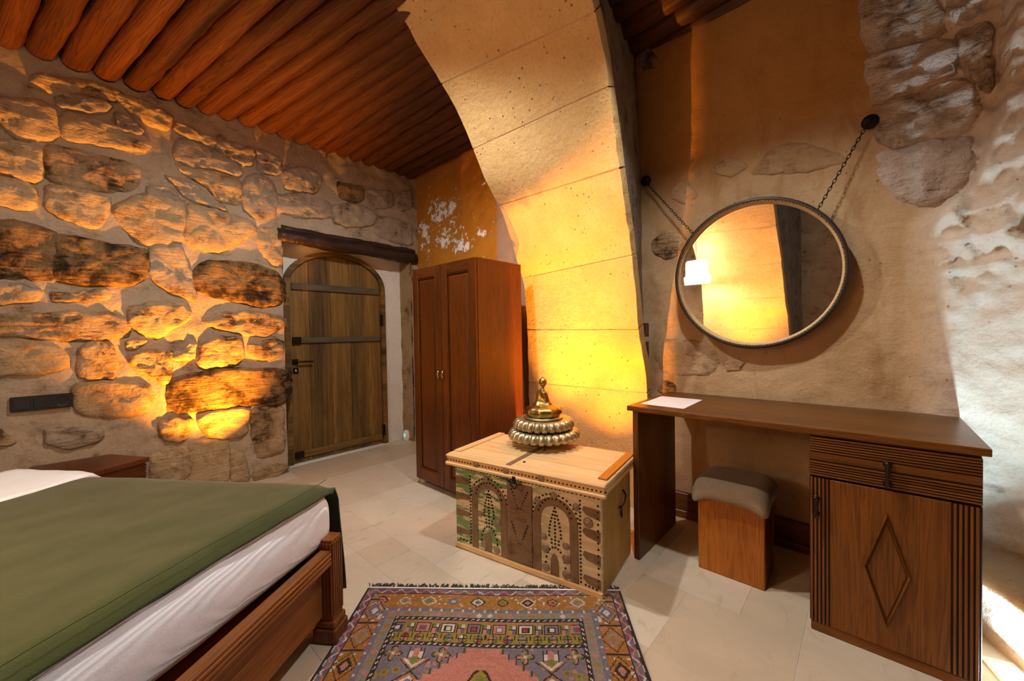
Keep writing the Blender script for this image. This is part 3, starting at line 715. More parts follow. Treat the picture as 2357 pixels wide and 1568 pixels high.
hd = box('handle_plate', door, .006, .014, -.425, -.375, .895, .945, M['iron'], .002, label='black iron lever handle plate')
V, Fc = sweep([Vector((.012, -.40, .922)), Vector((.05, -.40, .922)), Vector((.055, -.39, .922)), Vector((.055, -.30, .920)), Vector((.053, -.265, .918))], .008, 8)
mesh('lever', V, Fc, M['iron'], hd)
lk = box('lock_plate', door, .006, .014, -.42, -.375, .815, .868, M['iron'], .002)
V, Fc = lathe([(.001, .008), (.010, .008), (.012, .004), (.012, 0)], 14)
mesh('key_cylinder', V, Fc, M['chrome'], lk, (.014, -.397, .842), rot=(0, PI/2, 0))
box('threshold', door, -.02, .05, -.48, .48, -.004, .006, M['white_plaster'], .002)

# ---- baseboard behind the desk
bb = MB()
for z0, z1, d in ((0, .055, .030), (.055, .15, .022)):
    bm = bmesh.new()
bm = bmesh.new(); add_box(bm, 2.40, 3.16, -.135, -.085, 0, .045, .004); add_box(bm, 2.40, 3.16, -.128, -.085, .045, .150, .004)
from_bm('baseboard_right', bm, M['desk_x'], None, kind='structure', label='dark wooden skirting board on the wall under the desk', category='baseboard')
# ================================================================== FURNITURE
# ---- bed: local x along the foot end, local y points out of the foot end
BA = math.radians(-55)
bed = empty('bed', (1.83, -1.908, 0), BA, label='wooden bed frame with fluted posts and panelled foot end', category='bed')
BW, BL = 1.36, 2.02
def post(x, y, h):
    bm = bmesh.new()
    n = 5; w = .072
    add_box(bm, x+.004, x+w-.004, y-w+.004, y-.004, .07, h, .003)
    for k in range(n):                                   # flutes left standing between grooves
        c = .010+k*(w-.020)/(n-1)
        add_box(bm, x+c-.0045, x+c+.0045, y-.006, y, .10, h-.012, .002)
        add_box(bm, x, x+.006, y-w+c-.0045, y-w+c+.0045, .10, h-.012, .002)
        add_box(bm, x+w-.006, x+w, y-w+c-.0045, y-w+c+.0045, .10, h-.012, .002)
    p = from_bm('post', bm, M['bed_z'], bed)
    box('foot_block', p, x-.010, x+w+.010, y-w-.010, y+.010, 0, .055, M['bed_z'], .006)
    box('foot_collar', p, x-.004, x+w+.004, y-w-.004, y+.004, .055, .082, M['bed_z'], .005)
for x in (0, BW-.072):
    post(x, 0, .385); post(x, -BL+.072, 1.02)
fr = box('foot_rail', bed, .072, BW-.072, -.046, -.006, .292, .350, M['bed_x'], .005, 2)
for k in range(3): box('reed', fr, .072, BW-.072, -.007, -.002, .300+k*.016, .309+k*.016, M['bed_x'], .002)
box('foot_panel', bed, .072, BW-.072, -.062, -.044, .095, .296, M['bed_x'], .003)
for x in (.006, BW-.046): box('side_rail', bed, x, x+.04, -BL+.07, -.07, .16, .345, M['bed_y'], .005)
box('headboard', bed, .07, BW-.07, -BL+.015, -BL+.05, .20, .98, M['bed_x'], .006)
box('headboard_cap', bed, .05, BW-.05, -BL+.005, -BL+.07, .98, 1.02, M['bed_x'], .006)
box('slat_deck', bed, .05, BW-.05, -BL+.07, -.07, .255, .275, M['bed_x'], .003)
# mattress under a fitted white sheet
mt = empty('mattress', (1.82, -1.915, 0), BA, label='white mattress in a fine striped cotton sheet on the bed', category='mattress')
def rbox(x0, x1, y0, y1, z0, z1, r, fn, nx=40, ny=40, nz=10, ex=4.0):
    """rounded soft box: project a subdivided cube to a superellipsoid-like shell"""
    V = []; Fc = []; idx = {}
    cx, cy, cz = (x0+x1)/2, (y0+y1)/2, (z0+z1)/2; hx, hy, hz = (x1-x0)/2, (y1-y0)/2, (z1-z0)/2
    def pt(a, b, c):
        k = (round(a, 6), round(b, 6), round(c, 6))
        if k in idx: return idx[k]
        p = Vector((a*hx, b*hy, c*hz)); q = Vector((max(-hx+r, min(hx-r, p.x)), max(-hy+r, min(hy-r, p.y)), max(-hz+r, min(hz-r, p.z))))
        d = p-q
        if d.length > 1e-9: p = q+d.normalized()*r
        p = p+Vector((cx, cy, cz)); p = fn(p); idx[k] = len(V); V.append(p); return idx[k]
    def face(na, nb, f):
        A = lin(-1, 1, na+1); B = lin(-1, 1, nb+1)
        A = [math.copysign(abs(a)**.75, a) for a in A]; B = [math.copysign(abs(b)**.75, b) for b in B]
        for i in range(na):
            for j in range(nb): Fc.append((pt(*f(A[i], B[j])), pt(*f(A[i+1], B[j])), pt(*f(A[i+1], B[j+1])), pt(*f(A[i], B[j+1]))))
    face(nx, ny, lambda a, b: (a, b, 1)); face(nx, ny, lambda a, b: (a, b, -1))
    face(nx, nz, lambda a, c: (a, 1, c)); face(nx, nz, lambda a, c: (a, -1, c))
    face(ny, nz, lambda b, c: (1, b, c)); face(ny, nz, lambda b, c: (-1, b, c))
    return V, Fc
MX0, MX1, MY0, MY1, MZ0, MZ1 = -.035, 1.345, -1.94, -.040, .318, .548
def msoft(p):
    w = .006*fbm(p.x*2.3, p.y*2.3, 1)
    p = p.copy(); p.z += w
    if p.y > -.1: p.y += .010*math.sin((p.z-MZ0)/(MZ1-MZ0)*PI)+.008*fbm(p.x*3, p.z*6, 7)-.058*max(0, p.x)
    return p
V, Fc = rbox(MX0, MX1, MY0, MY1, MZ0, MZ1, .075, msoft, 44, 50, 16)
mesh('cover', V, Fc, M['sheet'], mt)
# white duvet over the head half
def duv(x, y):
    z = .580+.012*fbm(x*3, y*3, 5)+.004*math.sin(y*30)*.4
    if x < -.02: z -= (-.02-x)*1.0
    return (x, y, z)
bm_v, bm_f = grid(lin(-.06, 1.36, 40), lin(-1.55, -1.15, 16), duv)
dv = mesh('duvet', bm_v, bm_f, M['sheet'], None, (1.82, -1.915, 0), label='white striped duvet edge under the green throw', category='duvet')
dv.rotation_euler = (0, 0, BA)
sm = dv.modifiers.new('thick', 'SOLIDIFY'); sm.thickness = .026; sm.offset = -1
# green throw lying across the foot half and hanging down the far side
def thr(s, t):
    """s across the bed (0 = bottom of the hanging side), t from foot hem (0) to head-side hem (1)"""
    hang = .40
    if s < hang:                                   # hanging part beyond the far long side
        k = s/hang; a = k
        z = .085+(.552-.085)*a
        x = -.095+.03*sstep(0, 1, a)-.02*math.sin(t*14+1)*(1-a)*.9+.012*math.sin(t*31)*(1-a)
        if a > .86: x += (a-.86)/.14*.03
    else:
        u = s-hang; x = -.037+u
        z = .566-.018*math.exp(-u/.03)
    y0 = -.040-.060*max(0, x)+.005*math.sin(x*9)+.004*fbm(x*6, 0, 3); y1 = -1.25+.30*sstep(-.1, .9, x)*.5
    y = y0+(y1-y0)*t
    z += .004*fbm(x*5, y*5, 12)+.0045*math.exp(-((y0-y)/.03)**2)
    e = y0-y
    if e < .075 and s >= hang: z -= .034*(1-e/.075)**2
    return Vector((x, y, z))
V, Fc = grid(lin(0, .40+1.385, 80), [(i/60)**1.35 for i in range(61)], thr)
th_ = mesh('bed_throw', V, Fc, M['throw'], None, (1.82, -1.915, 0), label='dark green felt throw spread over the foot of the bed', category='blanket')
th_.rotation_euler = (0, 0, BA)
sm = th_.modifiers.new('thick', 'SOLIDIFY'); sm.thickness = .006; sm.offset = 1
hv = [Vector(thr(.40+u, 0))+Vector((0, -.035, .010)) for u in lin(.0, 1.36, 70)]
for p in hv: p.z = .571
V, Fc = sweep(hv, .0012, 5)
mesh('hem_stitch', V, Fc, M['throw'], th_)

# ---- nightstand by the stone wall
ns = empty('nightstand', (.03, -2.62, 0), label='low dark wooden nightstand between the bed and the stone wall', category='nightstand')
Q = [(.073, -2.314), (-.216, -2.473), (-.227, -2.800), (.300, -2.74)]; Q = [(a-.03, b+2.62) for a, b in Q]
nfn = lambda a, b, d: (a, b, d)
prism('top', ns, Q, nfn, .392, .420, M['ward_x'], .003)
cxn = sum(a for a, b in Q)/4; cyn = sum(b for a, b in Q)/4
Qi = [(cxn+(a-cxn)*.93, cyn+(b-cyn)*.93) for a, b in Q]
prism('body', ns, Qi, nfn, .05, .392, M['ward_z'], .002)
Qj = [(cxn+(a-cxn)*.95, cyn+(b-cyn)*.95) for a, b in Q]
for k in range(5): prism('reed', ns, Qj, nfn, .372-k*.016, .381-k*.016, M['ward_x'], .002)
prism('plinth', ns, [(cxn+(a-cxn)*.88, cyn+(b-cyn)*.88) for a, b in Q], nfn, 0, .05, M['ward_x'], .002)

# ---- wardrobe
wd = empty('wardrobe', (.764, -.420, 0), label='tall red-brown wooden wardrobe with two panelled doors', category='wardrobe')
WW, WD, WZ0, WZ1 = .711, .449, .045, 1.639
box('carcass', wd, .018, WW-.018, -WD+.022, -.012, WZ0, WZ1-.018, M['ward_z'], .002)
box('side_panel', wd, 0, .018, -WD+.021, 0, WZ0, WZ1, M['ward_z'], .002)
box('side_panel', wd, WW-.018, WW, -WD+.021, 0, WZ0, WZ1, M['ward_z'], .002)
box('top_panel', wd, .018, WW-.018, -WD+.021, 0, WZ1-.018, WZ1, M['ward_x'], .002)
box('back_panel', wd, .018, WW-.018, -.012, 0, WZ0, WZ1-.018, M['ward_z'], .001)
for a, b, hx in ((.002, .344, .322), (.348, WW-.002, .372)):
    z0, z1 = WZ0+.002, WZ1-.002; y0, y1 = -WD, -WD+.020; st = .062
    d = empty('door', (0, 0, 0), parent=wd)
    for x0, x1 in ((a, a+st), (b-st, b)): box('stile', d, x0, x1, y0, y1, z0, z1, M['ward_z'], .003)
    for q0, q1 in ((z0, z0+.085), (z1-.075, z1)): box('rail', d, a+st, b-st, y0, y1, q0, q1, M['ward_x'], .003)
    pa, pb, pz0, pz1 = a+st, b-st, z0+.085, z1-.075
    box('panel', d, pa, pb, y0+.012, y1-.003, pz0, pz1, M['ward_z'], .001)
    bm = bmesh.new(); m_ = .018                          # raised field with sloped border
    o_ = [(pa+.012, pz0+.012), (pb-.012, pz0+.012), (pb-.012, pz1-.012), (pa+.012, pz1-.012)]
    i_ = [(pa+.012+m_, pz0+.012+m_), (pb-.012-m_, pz0+.012+m_), (pb-.012-m_, pz1-.012-m_), (pa+.012+m_, pz1-.012-m_)]
    A = [bm.verts.new((x, y0+.0118, z)) for x, z in o_]; B = [bm.verts.new((x, y0+.004, z)) for x, z in i_]
    bm.faces.new(B)
    for k in range(4): bm.faces.new((A[k], A[(k+1) % 4], B[(k+1) % 4], B[k]))
    from_bm('raised_field', bm, M['ward_z'], d)
    bm = bmesh.new()
    for x0, x1, q0, q1 in ((pa, pa+.008, pz0, pz1), (pb-.008, pb, pz0, pz1), (pa+.008, pb-.008, pz0, pz0+.008), (pa+.008, pb-.008, pz1-.008, pz1)):
        add_box(bm, x0, x1, y0+.002, y0+.012, q0, q1, .003)
    from_bm('moulding', bm, M['ward_z'], d)
    V, Fc = sweep([Vector((hx, y0, .835)), Vector((hx, y0-.016, .84)), Vector((hx, y0-.020, .86)), Vector((hx, y0-.016, .882)), Vector((hx, y0, .888))], lambda i, an: .004+.002*(i == 2), 8)
    mesh('handle', V, Fc, M['chrome'], d)
for x in (.01, WW-.06):
    for y in (-WD+.03, -.09): box('foot', wd, x, x+.05, y, y+.05, 0, WZ0, M['steel_foot'], .004)
box('plinth', wd, .06, WW-.06, -WD+.06, -.05, .004, WZ0, M['groove'], .001)

# ---- desk with cabinet
dk = empty('desk', (2.438, -.144, 0), label='long brown wooden desk with a drawer and diamond-carved cabinet door', category='desk')
DF = -.590
box('desktop', dk, 0, 1.173, DF, 0, .745, .770, M['desk_x'], .004, 2)
box('leg_panel', dk, .026, .055, DF+.008, -.085, 0, .745, M['desk_z'], .003)
CX0, CX1, CF = .733, 1.156, -.588
box('cabinet_body', dk, CX0, CX1, CF+.022, -.02, .035, .744, M['desk_z'], .002)
box('plinth', dk, CX0+.003, CX1-.003, CF+.006, -.03, 0, .035, M['desk_x'], .003)
dr = box('drawer', dk, CX0, CX1, CF+.006, CF+.022, .589, .737, M['groove'], .002)
for z0 in (.684, .594):
    for k in range(6): box('reed', dr, CX0+.001, CX1-.001, CF-.001, CF+.008, z0+k*.0092, z0+k*.0092+.0056, M['reed_x'], .0024, 2)
box('fillet', dr, CX0+.001, CX1-.001, CF+.001, CF+.008, .652, .680, M['desk_x'], .002)
dd = box('cabinet_door', dk, CX0, CX1, CF+.006, CF+.022, .036, .586, M['groove'], .002)
for x0 in (CX0+.003, CX1-.060):
    for k in range(5): box('reed', dd, x0+k*.0115, x0+k*.0115+.0070, CF-.001, CF+.008, .038, .584, M['reed_z'], .0030, 2)
box('door_field', dd, CX0+.060, CX1-.064, CF+.001, CF+.008, .037, .585, M['desk_z'], .002)
dcx, dcz, dhx, dhz = .944, .309, .060, .205
rh = [(dcx, dcz+dhz), (dcx+dhx, dcz), (dcx, dcz-dhz), (dcx-dhx, dcz)]; cfn = lambda a, b, d: (a, CF+d, b)
prism('diamond', dd, [(dcx+(a-dcx)*.80, dcz+(b-dcz)*.80) for a, b in rh], cfn, -.004, .002, M['desk_z'], .001)
bm = bmesh.new()
for k in range(4):
    (a, b), (c, d) = rh[k], rh[(k+1) % 4]
    ai, bi, ci, di = dcx+(a-dcx)*.84, dcz+(b-dcz)*.84, dcx+(c-dcx)*.84, dcz+(d-dcz)*.84
    am, bmz, cm_, dm_ = dcx+(a-dcx)*.92, dcz+(b-dcz)*.92, dcx+(c-dcx)*.92, dcz+(d-dcz)*.92
    vs = [bm.verts.new(cfn(*q)) for q in ((a, b, .002), (c, d, .002), (cm_, dm_, -.012), (am, bmz, -.012), (ci, di, .002), (ai, bi, .002))]
    bm.faces.new((vs[0], vs[1], vs[2], vs[3])); bm.faces.new((vs[3], vs[2], vs[4], vs[5]))
from_bm('diamond_moulding', bm, M['desk_z'], dd)
def pull(par, x, zt, zb_):
    zc = .5*(zt+zb_); L = zt-zb_
    prof = [(.001, 0), (.006, .001), (.0085, .06*L), (.006, .16*L), (.0048, .35*L), (.0075, .5*L), (.0048, .65*L), (.006, .84*L), (.0085, .94*L), (.006, L-.001), (.001, L)]
    V, Fc = lathe(prof, 12)
    h = mesh('handle', V, Fc, M['dark_bronze'], par, (x, CF-.020, zb_))
    V, Fc = lathe([(.001, .022), (.006, .022), (.006, .004), (.012, .002), (.012, 0)], 12)
    mesh('mount', V, Fc, M['dark_bronze'], h, (0, .018, L*.86), rot=(PI/2, 0, 0))
    mesh('mount', V, Fc, M['dark_bronze'], h, (0, .018, L*.14), rot=(PI/2, 0, 0))
pull(dr, .945, .688, .600); pull(dd, .753, .520, .440)
pp = prism('paper_sheet', None, [(2.465, -.358), (2.682, -.350), (2.688, -.655), (2.474, -.650)], lambda a, b, d: (a, b, d), .7703, .7712, M['paper'], 0, label='blank white sheet of paper on the desk corner', category='paper')

# ---- stool
so = empty('stool', (2.866, -.482, 0), label='pine box stool with a grey-brown knitted seat pad', category='stool')
sx, sy = .1365, .1115
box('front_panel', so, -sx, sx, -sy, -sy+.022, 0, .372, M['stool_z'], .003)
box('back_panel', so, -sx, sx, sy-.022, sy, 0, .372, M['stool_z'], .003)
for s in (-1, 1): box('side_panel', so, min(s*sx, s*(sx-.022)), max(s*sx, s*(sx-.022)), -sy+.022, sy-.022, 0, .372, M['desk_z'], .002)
box('seat_board', so, -sx+.004, sx-.004, -sy+.004, sy-.004, .358, .374, M['stool_x'], .002)
def cush(p):
    p = p.copy(); ex = abs(p.x)/.158; ey = abs(p.y)/.158
    dr_ = .050*max(0, max(ex, ey)-.62)**1.4+.075*(ex*ey)**4
    p.z -= dr_; p.z += .002*fbm(p.x*20, p.y*20, 3)
    return p
V, Fc = rbox(-.158, .158, -.158, .150, .360, .446, .036, cush, 30, 30, 12)
V = [Vector((v[0], v[1], max(v[2], .312) if (abs(v[0]) > sx+.002 or abs(v[1]) > sy+.002) else max(v[2], .375))) for v in V]
mesh('seat_pad', V, Fc, M['knit'], so, label='grey-brown knitted pad')

# ---- painted chest
ch = empty('chest', (1.695, -1.238, 0), math.radians(9.5), label='antique wooden dowry chest with flaking green paint, studs and rosettes', category='chest')
CW, CD = .815, .42
box('front_board', ch, 0, CW, 0, .022, .012, .452, M['chest_front'], .003)
box('back_board', ch, 0, CW, CD-.022, CD, .012, .452, M['chest_x'], .003)
for x in (0, CW-.022): box('side_board', ch, x, x+.022, .022, CD-.022, .012, .452, M['chestside_z'], .003)
box('bottom_board', ch, .0, CW, 0, CD, 0, .014, M['chest_x'], .003)
box('base_strip', ch, -.004, CW+.004, -.010, .004, .004, .030, M['chest_x'], .003)
ld = empty('lid', parent=ch)
yy = [-.030, .115, .285, .452]
for k in range(3): box('plank', ld, -.030, CW+.030, yy[k]+.001, yy[k+1]-.001, .486, .508, M['chest_x'], .003)
box('front_fascia', ld, -.028, CW+.028, -.034, -.014, .458, .500, M['chest_x'], .003)
box('fascia_moulding', ld, -.034, CW+.034, -.044, -.020, .450, .468, M['chest_x'], .005)
box('fascia_bead', ld, -.032, CW+.032, -.040, -.026, .492, .506, M['chest_x'], .005)
for x in (-.028, CW+.006): box('end_fascia', ld, x, x+.022, -.014, .450, .458, .486, M['chest_y'], .003)
box('end_batten', ld, CW-.022, CW+.020, .02, .448, .508, .516, M['stool_y'], .002)
box('end_batten', ld, -.022, .022, .02, .448, .508, .515, M['chest_y'], .002)
box('center_batten', ld, .345, .372, -.026, .30, .508, .511, M['leather'], .001)
ffn = lambda a, b, d: (a, -d, b)
def arch_band(x0, x1, w, zs, zt, zb):
    cx = .5*(x0+x1); hw = .5*(x1-x0)
    out = [(x0, zb), (x0, zs)]+[(cx-hw*math.cos(t), zs+(zt-zs)*math.sin(t)) for t in lin(.15, PI-.15, 15)]+[(x1, zs), (x1, zb)]
    inn = [(x0+w, zb), (x0+w, zs)]+[(cx-(hw-w)*math.cos(t), zs+(zt-zs-w)*math.sin(t)**.8) for t in lin(.15, PI-.15, 15)]+[(x1-w, zs), (x1-w, zb)]
    bm = bmesh.new()
    for i in range(len(out)-1): add_prism(bm, [out[i], out[i+1], inn[i+1], inn[i]], ffn, -.001, .003)
    bmesh.ops.remove_doubles(bm, verts=bm.verts[:], dist=.0002)
    return from_bm('arch_band', bm, M['leather'], ch)
arch_band(.112, .332, .038, .275, .392, .032); arch_band(.481, .708, .040, .275, .392, .032)
bm = bmesh.new()
for i, z in enumerate(lin(.036, .405, 12)):
    pass
V, Fc = grid(lin(.336, .477, 16), lin(.032, .418, 40), lambda x, z: (x, -.003-.0035*max(0, math.sin(z*38+x*6+1.1*fbm(x*9, z*4, 2)))**3, z))
b0 = len(V)
pn = mesh('lock_panel', V, Fc, M['leather'], ch)
sm = pn.modifiers.new('thick', 'SOLIDIFY'); sm.thickness = .003; sm.offset = 0
for k, z in enumerate((.365, .280, .190, .092)):
    prism('stripe', ch, [(.004, z-.018), (.095, z-.014+.003*k), (.098, z+.016), (.004, z+.020)], ffn, -.001, .002, M['leather'])
for k, z in enumerate((.362, .268, .165, .062)):
    prism('stripe', ch, [(.728, z+.006), (.745, z-.012), (.810, z-.026), (.810, z+.020), (.735, z+.024)], ffn, -.001, .002, M['leather'])
for cx in (.215, .590):                                   # small keyhole niches at the foot
    prism('niche_band', ch, [(cx-.022, .032), (cx+.022, .032), (cx+.020, .10), (cx+.012, .125), (cx, .135), (cx-.012, .125), (cx-.020, .10)], ffn, -.001, .002, M['leather'])
st = MB()
def stud(x, z, d=.003, r=.0052):
    V = [(x, -d-.0035, z)]; n = 7
    for k in range(n): V.append((x+r*.7*math.cos(2*PI*k/n), -d-.0025, z+r*.7*math.sin(2*PI*k/n)))
    for k in range(n): V.append((x+r*math.cos(2*PI*k/n), -d+.001, z+r*math.sin(2*PI*k/n)))
    Fc = [(0, 1+(k+1) % n, 1+k) for k in range(n)]+[(1+k, 1+(k+1) % n, 1+n+(k+1) % n, 1+n+k) for k in range(n)]
    st.add((V, Fc))
def row(a, b, step=.0165, d=.001):
    L = math.hypot(b[0]-a[0], b[1]-a[1]); n = max(2, int(L/step)+1)
    for k in range(n): stud(a[0]+(b[0]-a[0])*k/(n-1), a[1]+(b[1]-a[1])*k/(n-1), d)
row((.102, .045), (.102, .40)); row((.718, .045), (.718, .405))
for cx, hw in ((.222, .110), (.5945, .113)):
    for k in range(17):
        t = lin(.12, PI-.12, 17)[k]; stud(cx-(hw+.004)*math.cos(t), .285+.118*math.sin(t)+.004)
    for k in range(12):
        t = lin(.3, PI-.3, 12)[k]; stud(cx-(hw-.022)*math.cos(t)*.95, .285+.098*math.sin(t)+.004, .004)
    for k in range(11):                                    # cypress
        f = k/10; w_ = .030*math.sin(min(1, f*1.25)*PI*.5)*(1 if f < .85 else .6); z = .345-.165*f
        stud(cx-w_, z); stud(cx+w_, z)
        if k > 1: stud(cx, z)
    for k in range(11):
        t = lin(.1, PI-.1, 11)[k]; stud(cx-.050*math.cos(t), .075+.088*math.sin(t))
for zt, zb in ((.385, .300), (.225, .130)):
    row((.362, zt), (.400, zb), .014, .005); row((.452, zt), (.414, zb), .014, .005)
for k in range(46): stud(-.018+k*.0192, .479, .034, .0048)
for k in range(40): stud(.012+k*.0203, .432, .001, .0048)
row((.03, .052), (.095, .045)); row((.74, .040), (.79, .036)); row((.80, .05), (.80, .40), .026)
mesh('studs', st.v, st.f, M['iron'], ch, kind='stuff')
ros = [(.205, .400, 1), (.590, .400, 1), (.125, .345, .8), (.505, .362, .95), (.700, .372, 1), (.755, .318, 1.3), (.535, .200, .95), (.648, .185, 1), (.545, .145, 1.15), (.650, .128, 1.25), (.545, .058, 1.15), (.648, .055, 1.15), (.165, .215, .9), (.275, .195, 1.0), (.185, .062, .95), (.268, .055, 1.05)]
prof = [(.001, .007), (.004, .0068), (.0055, .004), (.008, .0055), (.0105, .0052), (.0122, .003), (.0142, .0045), (.0165, .0035), (.0175, 0)]
V, Fc = lathe(prof, 20, lambda r, z, a, i: (r*(1+(.05*math.cos(a*10) if i > 5 else 0)), z, a))
rme = bpy.data.meshes.new('rosette'); rme.from_pydata(V, [], Fc); rme.materials.append(M['rosette']); rme.polygons.foreach_set('use_smooth', [True]*len(rme.polygons))
for x, z, s in ros: link_shared('rosette', rme, ch, (x, -.001, z), (PI/2, 0, 0), (s, s, s))
for x in (.17, .352, .545): link_shared('rosette', rme, ch, (x, -.034, .482), (PI/2, 0, 0), (1, 1, 1))
hs = box('hasp', ch, .392, .412, -.046, -.036, .432, .466, M['iron'], .002)
V, Fc = sweep([Vector((.402+.016*math.cos(t), -.046+.006*math.sin(2*t), .425+.014*math.sin(t))) for t in lin(0, 2*PI, 17)[:-1]], .0035, 6, closed=True)
mesh('ring', V, Fc, M['iron'], hs)
V, Fc = sweep([Vector((.385, -.042, .437)), Vector((.37, -.05, .445)), Vector((.36, -.046, .452))], .0035, 6); mesh('pin', V, Fc, M['iron'], hs)
hn = empty('side_handle', parent=ch)
V, Fc = sweep([Vector((CW+.006+.010*math.sin(t*.5), .235+.018*math.cos(t), .285+.018*math.sin(t))) for t in lin(0, 2*PI, 17)[:-1]], .004, 6, closed=True); mesh('ring', V, Fc, M['iron'], hn)
V, Fc = sweep([Vector((CW, .235, .305)), Vector((CW+.014, .240, .315)), Vector((CW+.016, .275, .325)), Vector((CW+.014, .300, .345)), Vector((CW+.006, .285, .375))], .004, 6); mesh('wire_hook', V, Fc, M['iron'], hn)
V, Fc = lathe([(.001, .006), (.006, .004), (.007, 0)], 10); mesh('knob', V, Fc, M['iron'], ld, (.405, .05, .508))

# ---- brass brazier lid ornament on the chest
br = empty('brass_brazier', (1.968, -.812, .5112), .3, label='tiered brass brazier with scalloped dishes and a swirled dome finial on the chest', category='ornament')
def scal(n, dep):
    def f(r, z, a, i):
        k = abs(math.sin(a*n/2))**.7
        wgt = sstep(.09, .16, r)
        return (r*(1-dep*(1-k)*wgt), z, a)
    return f
def dish(name, R0, zt, drop, n):
    prof = [(.05, zt-.004), (R0*.55, zt-.001), (R0*.78, zt+.003), (R0*.90, zt), (R0*.965, zt-.012), (R0, zt-.028), (R0*.985, zt-.042), (R0*.93, zt-drop), (R0*.86, zt-drop-.002), (R0*.6, zt-drop+.008)]
    V, Fc = lathe(prof, n*10, scal(n, .12)); return mesh(name, V, Fc, M['brass_pale'], br)
dish('lower_dish', .205, .088, .050, 27); dish('upper_dish', .175, .147, .050, 24)
V, Fc = lathe([(.02, .149), (.106, .149), (.111, .154), (.107, .160), (.09, .162)], 48); mesh('rim_plate', V, Fc, M['brass_pale'], br)
prof = [(.090, .160), (.099, .172), (.103, .190), (.097, .206), (.080, .217), (.060, .224)]
def domed(r, z, a, i):
    return (r*(1+.035*math.cos(a*9)*math.sin(i/5*PI)), z, a)
V, Fc = lathe(prof, 90, domed); dm = mesh('dome', V, Fc, M['brass_gold'], br)
for k in range(9):
    a = 2*PI*k/9; V, Fc = lathe([(.001, .006), (.005, .005), (.007, .001), (.011, .003), (.013, 0)], 12)
    o = mesh('boss', V, Fc, M['brass_gold'], dm, (.1045*math.cos(a), .1045*math.sin(a), .190), rot=(0, PI/2, a))
prof = [(.066, .220), (.052, .229), (.040, .243), (.034, .262), (.034, .282), (.031, .298), (.018, .308), (.009, .316)]
def swirl(r, z, a, i):
    k = 1+.17*math.cos(3*a+(z-.220)*34)*sstep(.218, .236, z)*(1-sstep(.296, .312, z)); return (r*k, z, a)
pr2 = []
for i in range(len(prof)-1):
    for t in (0, .25, .5, .75): pr2.append((prof[i][0]+(prof[i+1][0]-prof[i][0])*t, prof[i][1]+(prof[i+1][1]-prof[i][1])*t))
V, Fc = lathe(pr2+[prof[-1]], 56, swirl); mesh('swirled_neck', V, Fc, M['brass_gold'], br)
V, Fc = lathe([(.009, .314), (.007, .322), (.013, .329), (.021, .340), (.024, .353), (.020, .366), (.010, .374), (.004, .380), (.001, .382)], 24); mesh('finial', V, Fc, M['brass_gold'], br)
for k in range(3):
    a = 2*PI*k/3+.9; c, s = math.cos(a), math.sin(a)
    V, Fc = sweep([Vector((.11*c, .11*s, .045)), Vector((.125*c, .125*s, .030)), Vector((.122*c, .122*s, .012)), Vector((.135*c, .135*s, .004))], .006, 8); mesh('foot', V, Fc, M['dark_bronze'], br)
V, Fc = lathe([(.001, .036), (.12, .036), (.14, .050), (.12, .062), (.02, .07)], 40); mesh('pan', V, Fc, M['dark_bronze'], br)
# ---- hanging round mirror
TL = math.radians(3.2)
mr = empty('wall_mirror', (2.885, -.188, 1.43), label='round mirror in a rope-edged dark frame hung from two chains', category='mirror')
mr.rotation_euler = (PI/2+TL, 0, math.radians(2.2))      # local z faces the room, top leans forward
RM = .385
V, Fc = lathe([(RM-.016, .020), (RM-.006, .026), (RM+.002, .022), (RM+.005, .010), (RM+.005, -.014), (RM, -.022), (RM-.02, -.022)], 96); mesh('outer_rim', V, Fc, M['frame_dark'], mr)
V, Fc = lathe([(.001, -.012), (.1, -.012), (RM-.004, -.012)], 96); V = V; mesh('glass', V, Fc, M['mirror'], mr)
V, Fc = lathe([(RM-.008, -.0125), (RM-.008, .004), (RM-.012, .010), (RM-.018, .012), (RM-.024, .006), (RM-.024, -.0115)], 96); mesh('inner_rim', V, Fc, M['rope'], mr)
rp = MB()
for ph in range(3):
    n = 420; pts = [Vector(((RM-.012+.0036*math.cos(2*PI*90*k/n+ph*2*PI/3))*math.cos(2*PI*k/n), (RM-.012+.0036*math.cos(2*PI*90*k/n+ph*2*PI/3))*math.sin(2*PI*k/n), .016+.0036*math.sin(2*PI*90*k/n+ph*2*PI/3))) for k in range(n)]
    rp.add(sweep(pts, .0034, 5, closed=True))
mesh('rope_edging', rp.v, rp.f, M['rope'], mr)
V, Fc = lathe([(.001, -.022), (RM-.01, -.022)], 48); mesh('back_plate', V, Fc, M['frame_dark'], mr)
mi = mr.matrix_basis.inverted()
def chain(a, b):
    mb = MB(); a = Vector(a); b = Vector(b); L = (b-a).length; n = int(L/.0185); d = (b-a).normalized()
    s = d.cross(Vector((0, 1, 0))).normalized(); u = s.cross(d)
    for k in range(n):
        c = a+d*(L*(k+.5)/n); x = s if k % 2 else u; hl, hw = L/n*.5+.0035, .0058
        pts = [c+d*(hl*math.cos(t)*(1.0))+x*(hw*math.sin(t)) for t in lin(0, 2*PI, 13)[:-1]]
        mb.add(sweep(pts, .0018, 5, closed=True))
    return mesh('chain', [mi @ Vector(v) for v in mb.v], mb.f, M['iron'], mr)
chain((2.597, -.190, 1.690), (2.283, -.150, 2.100)); chain((3.155, -.190, 1.705), (3.338, -.148, 2.076))
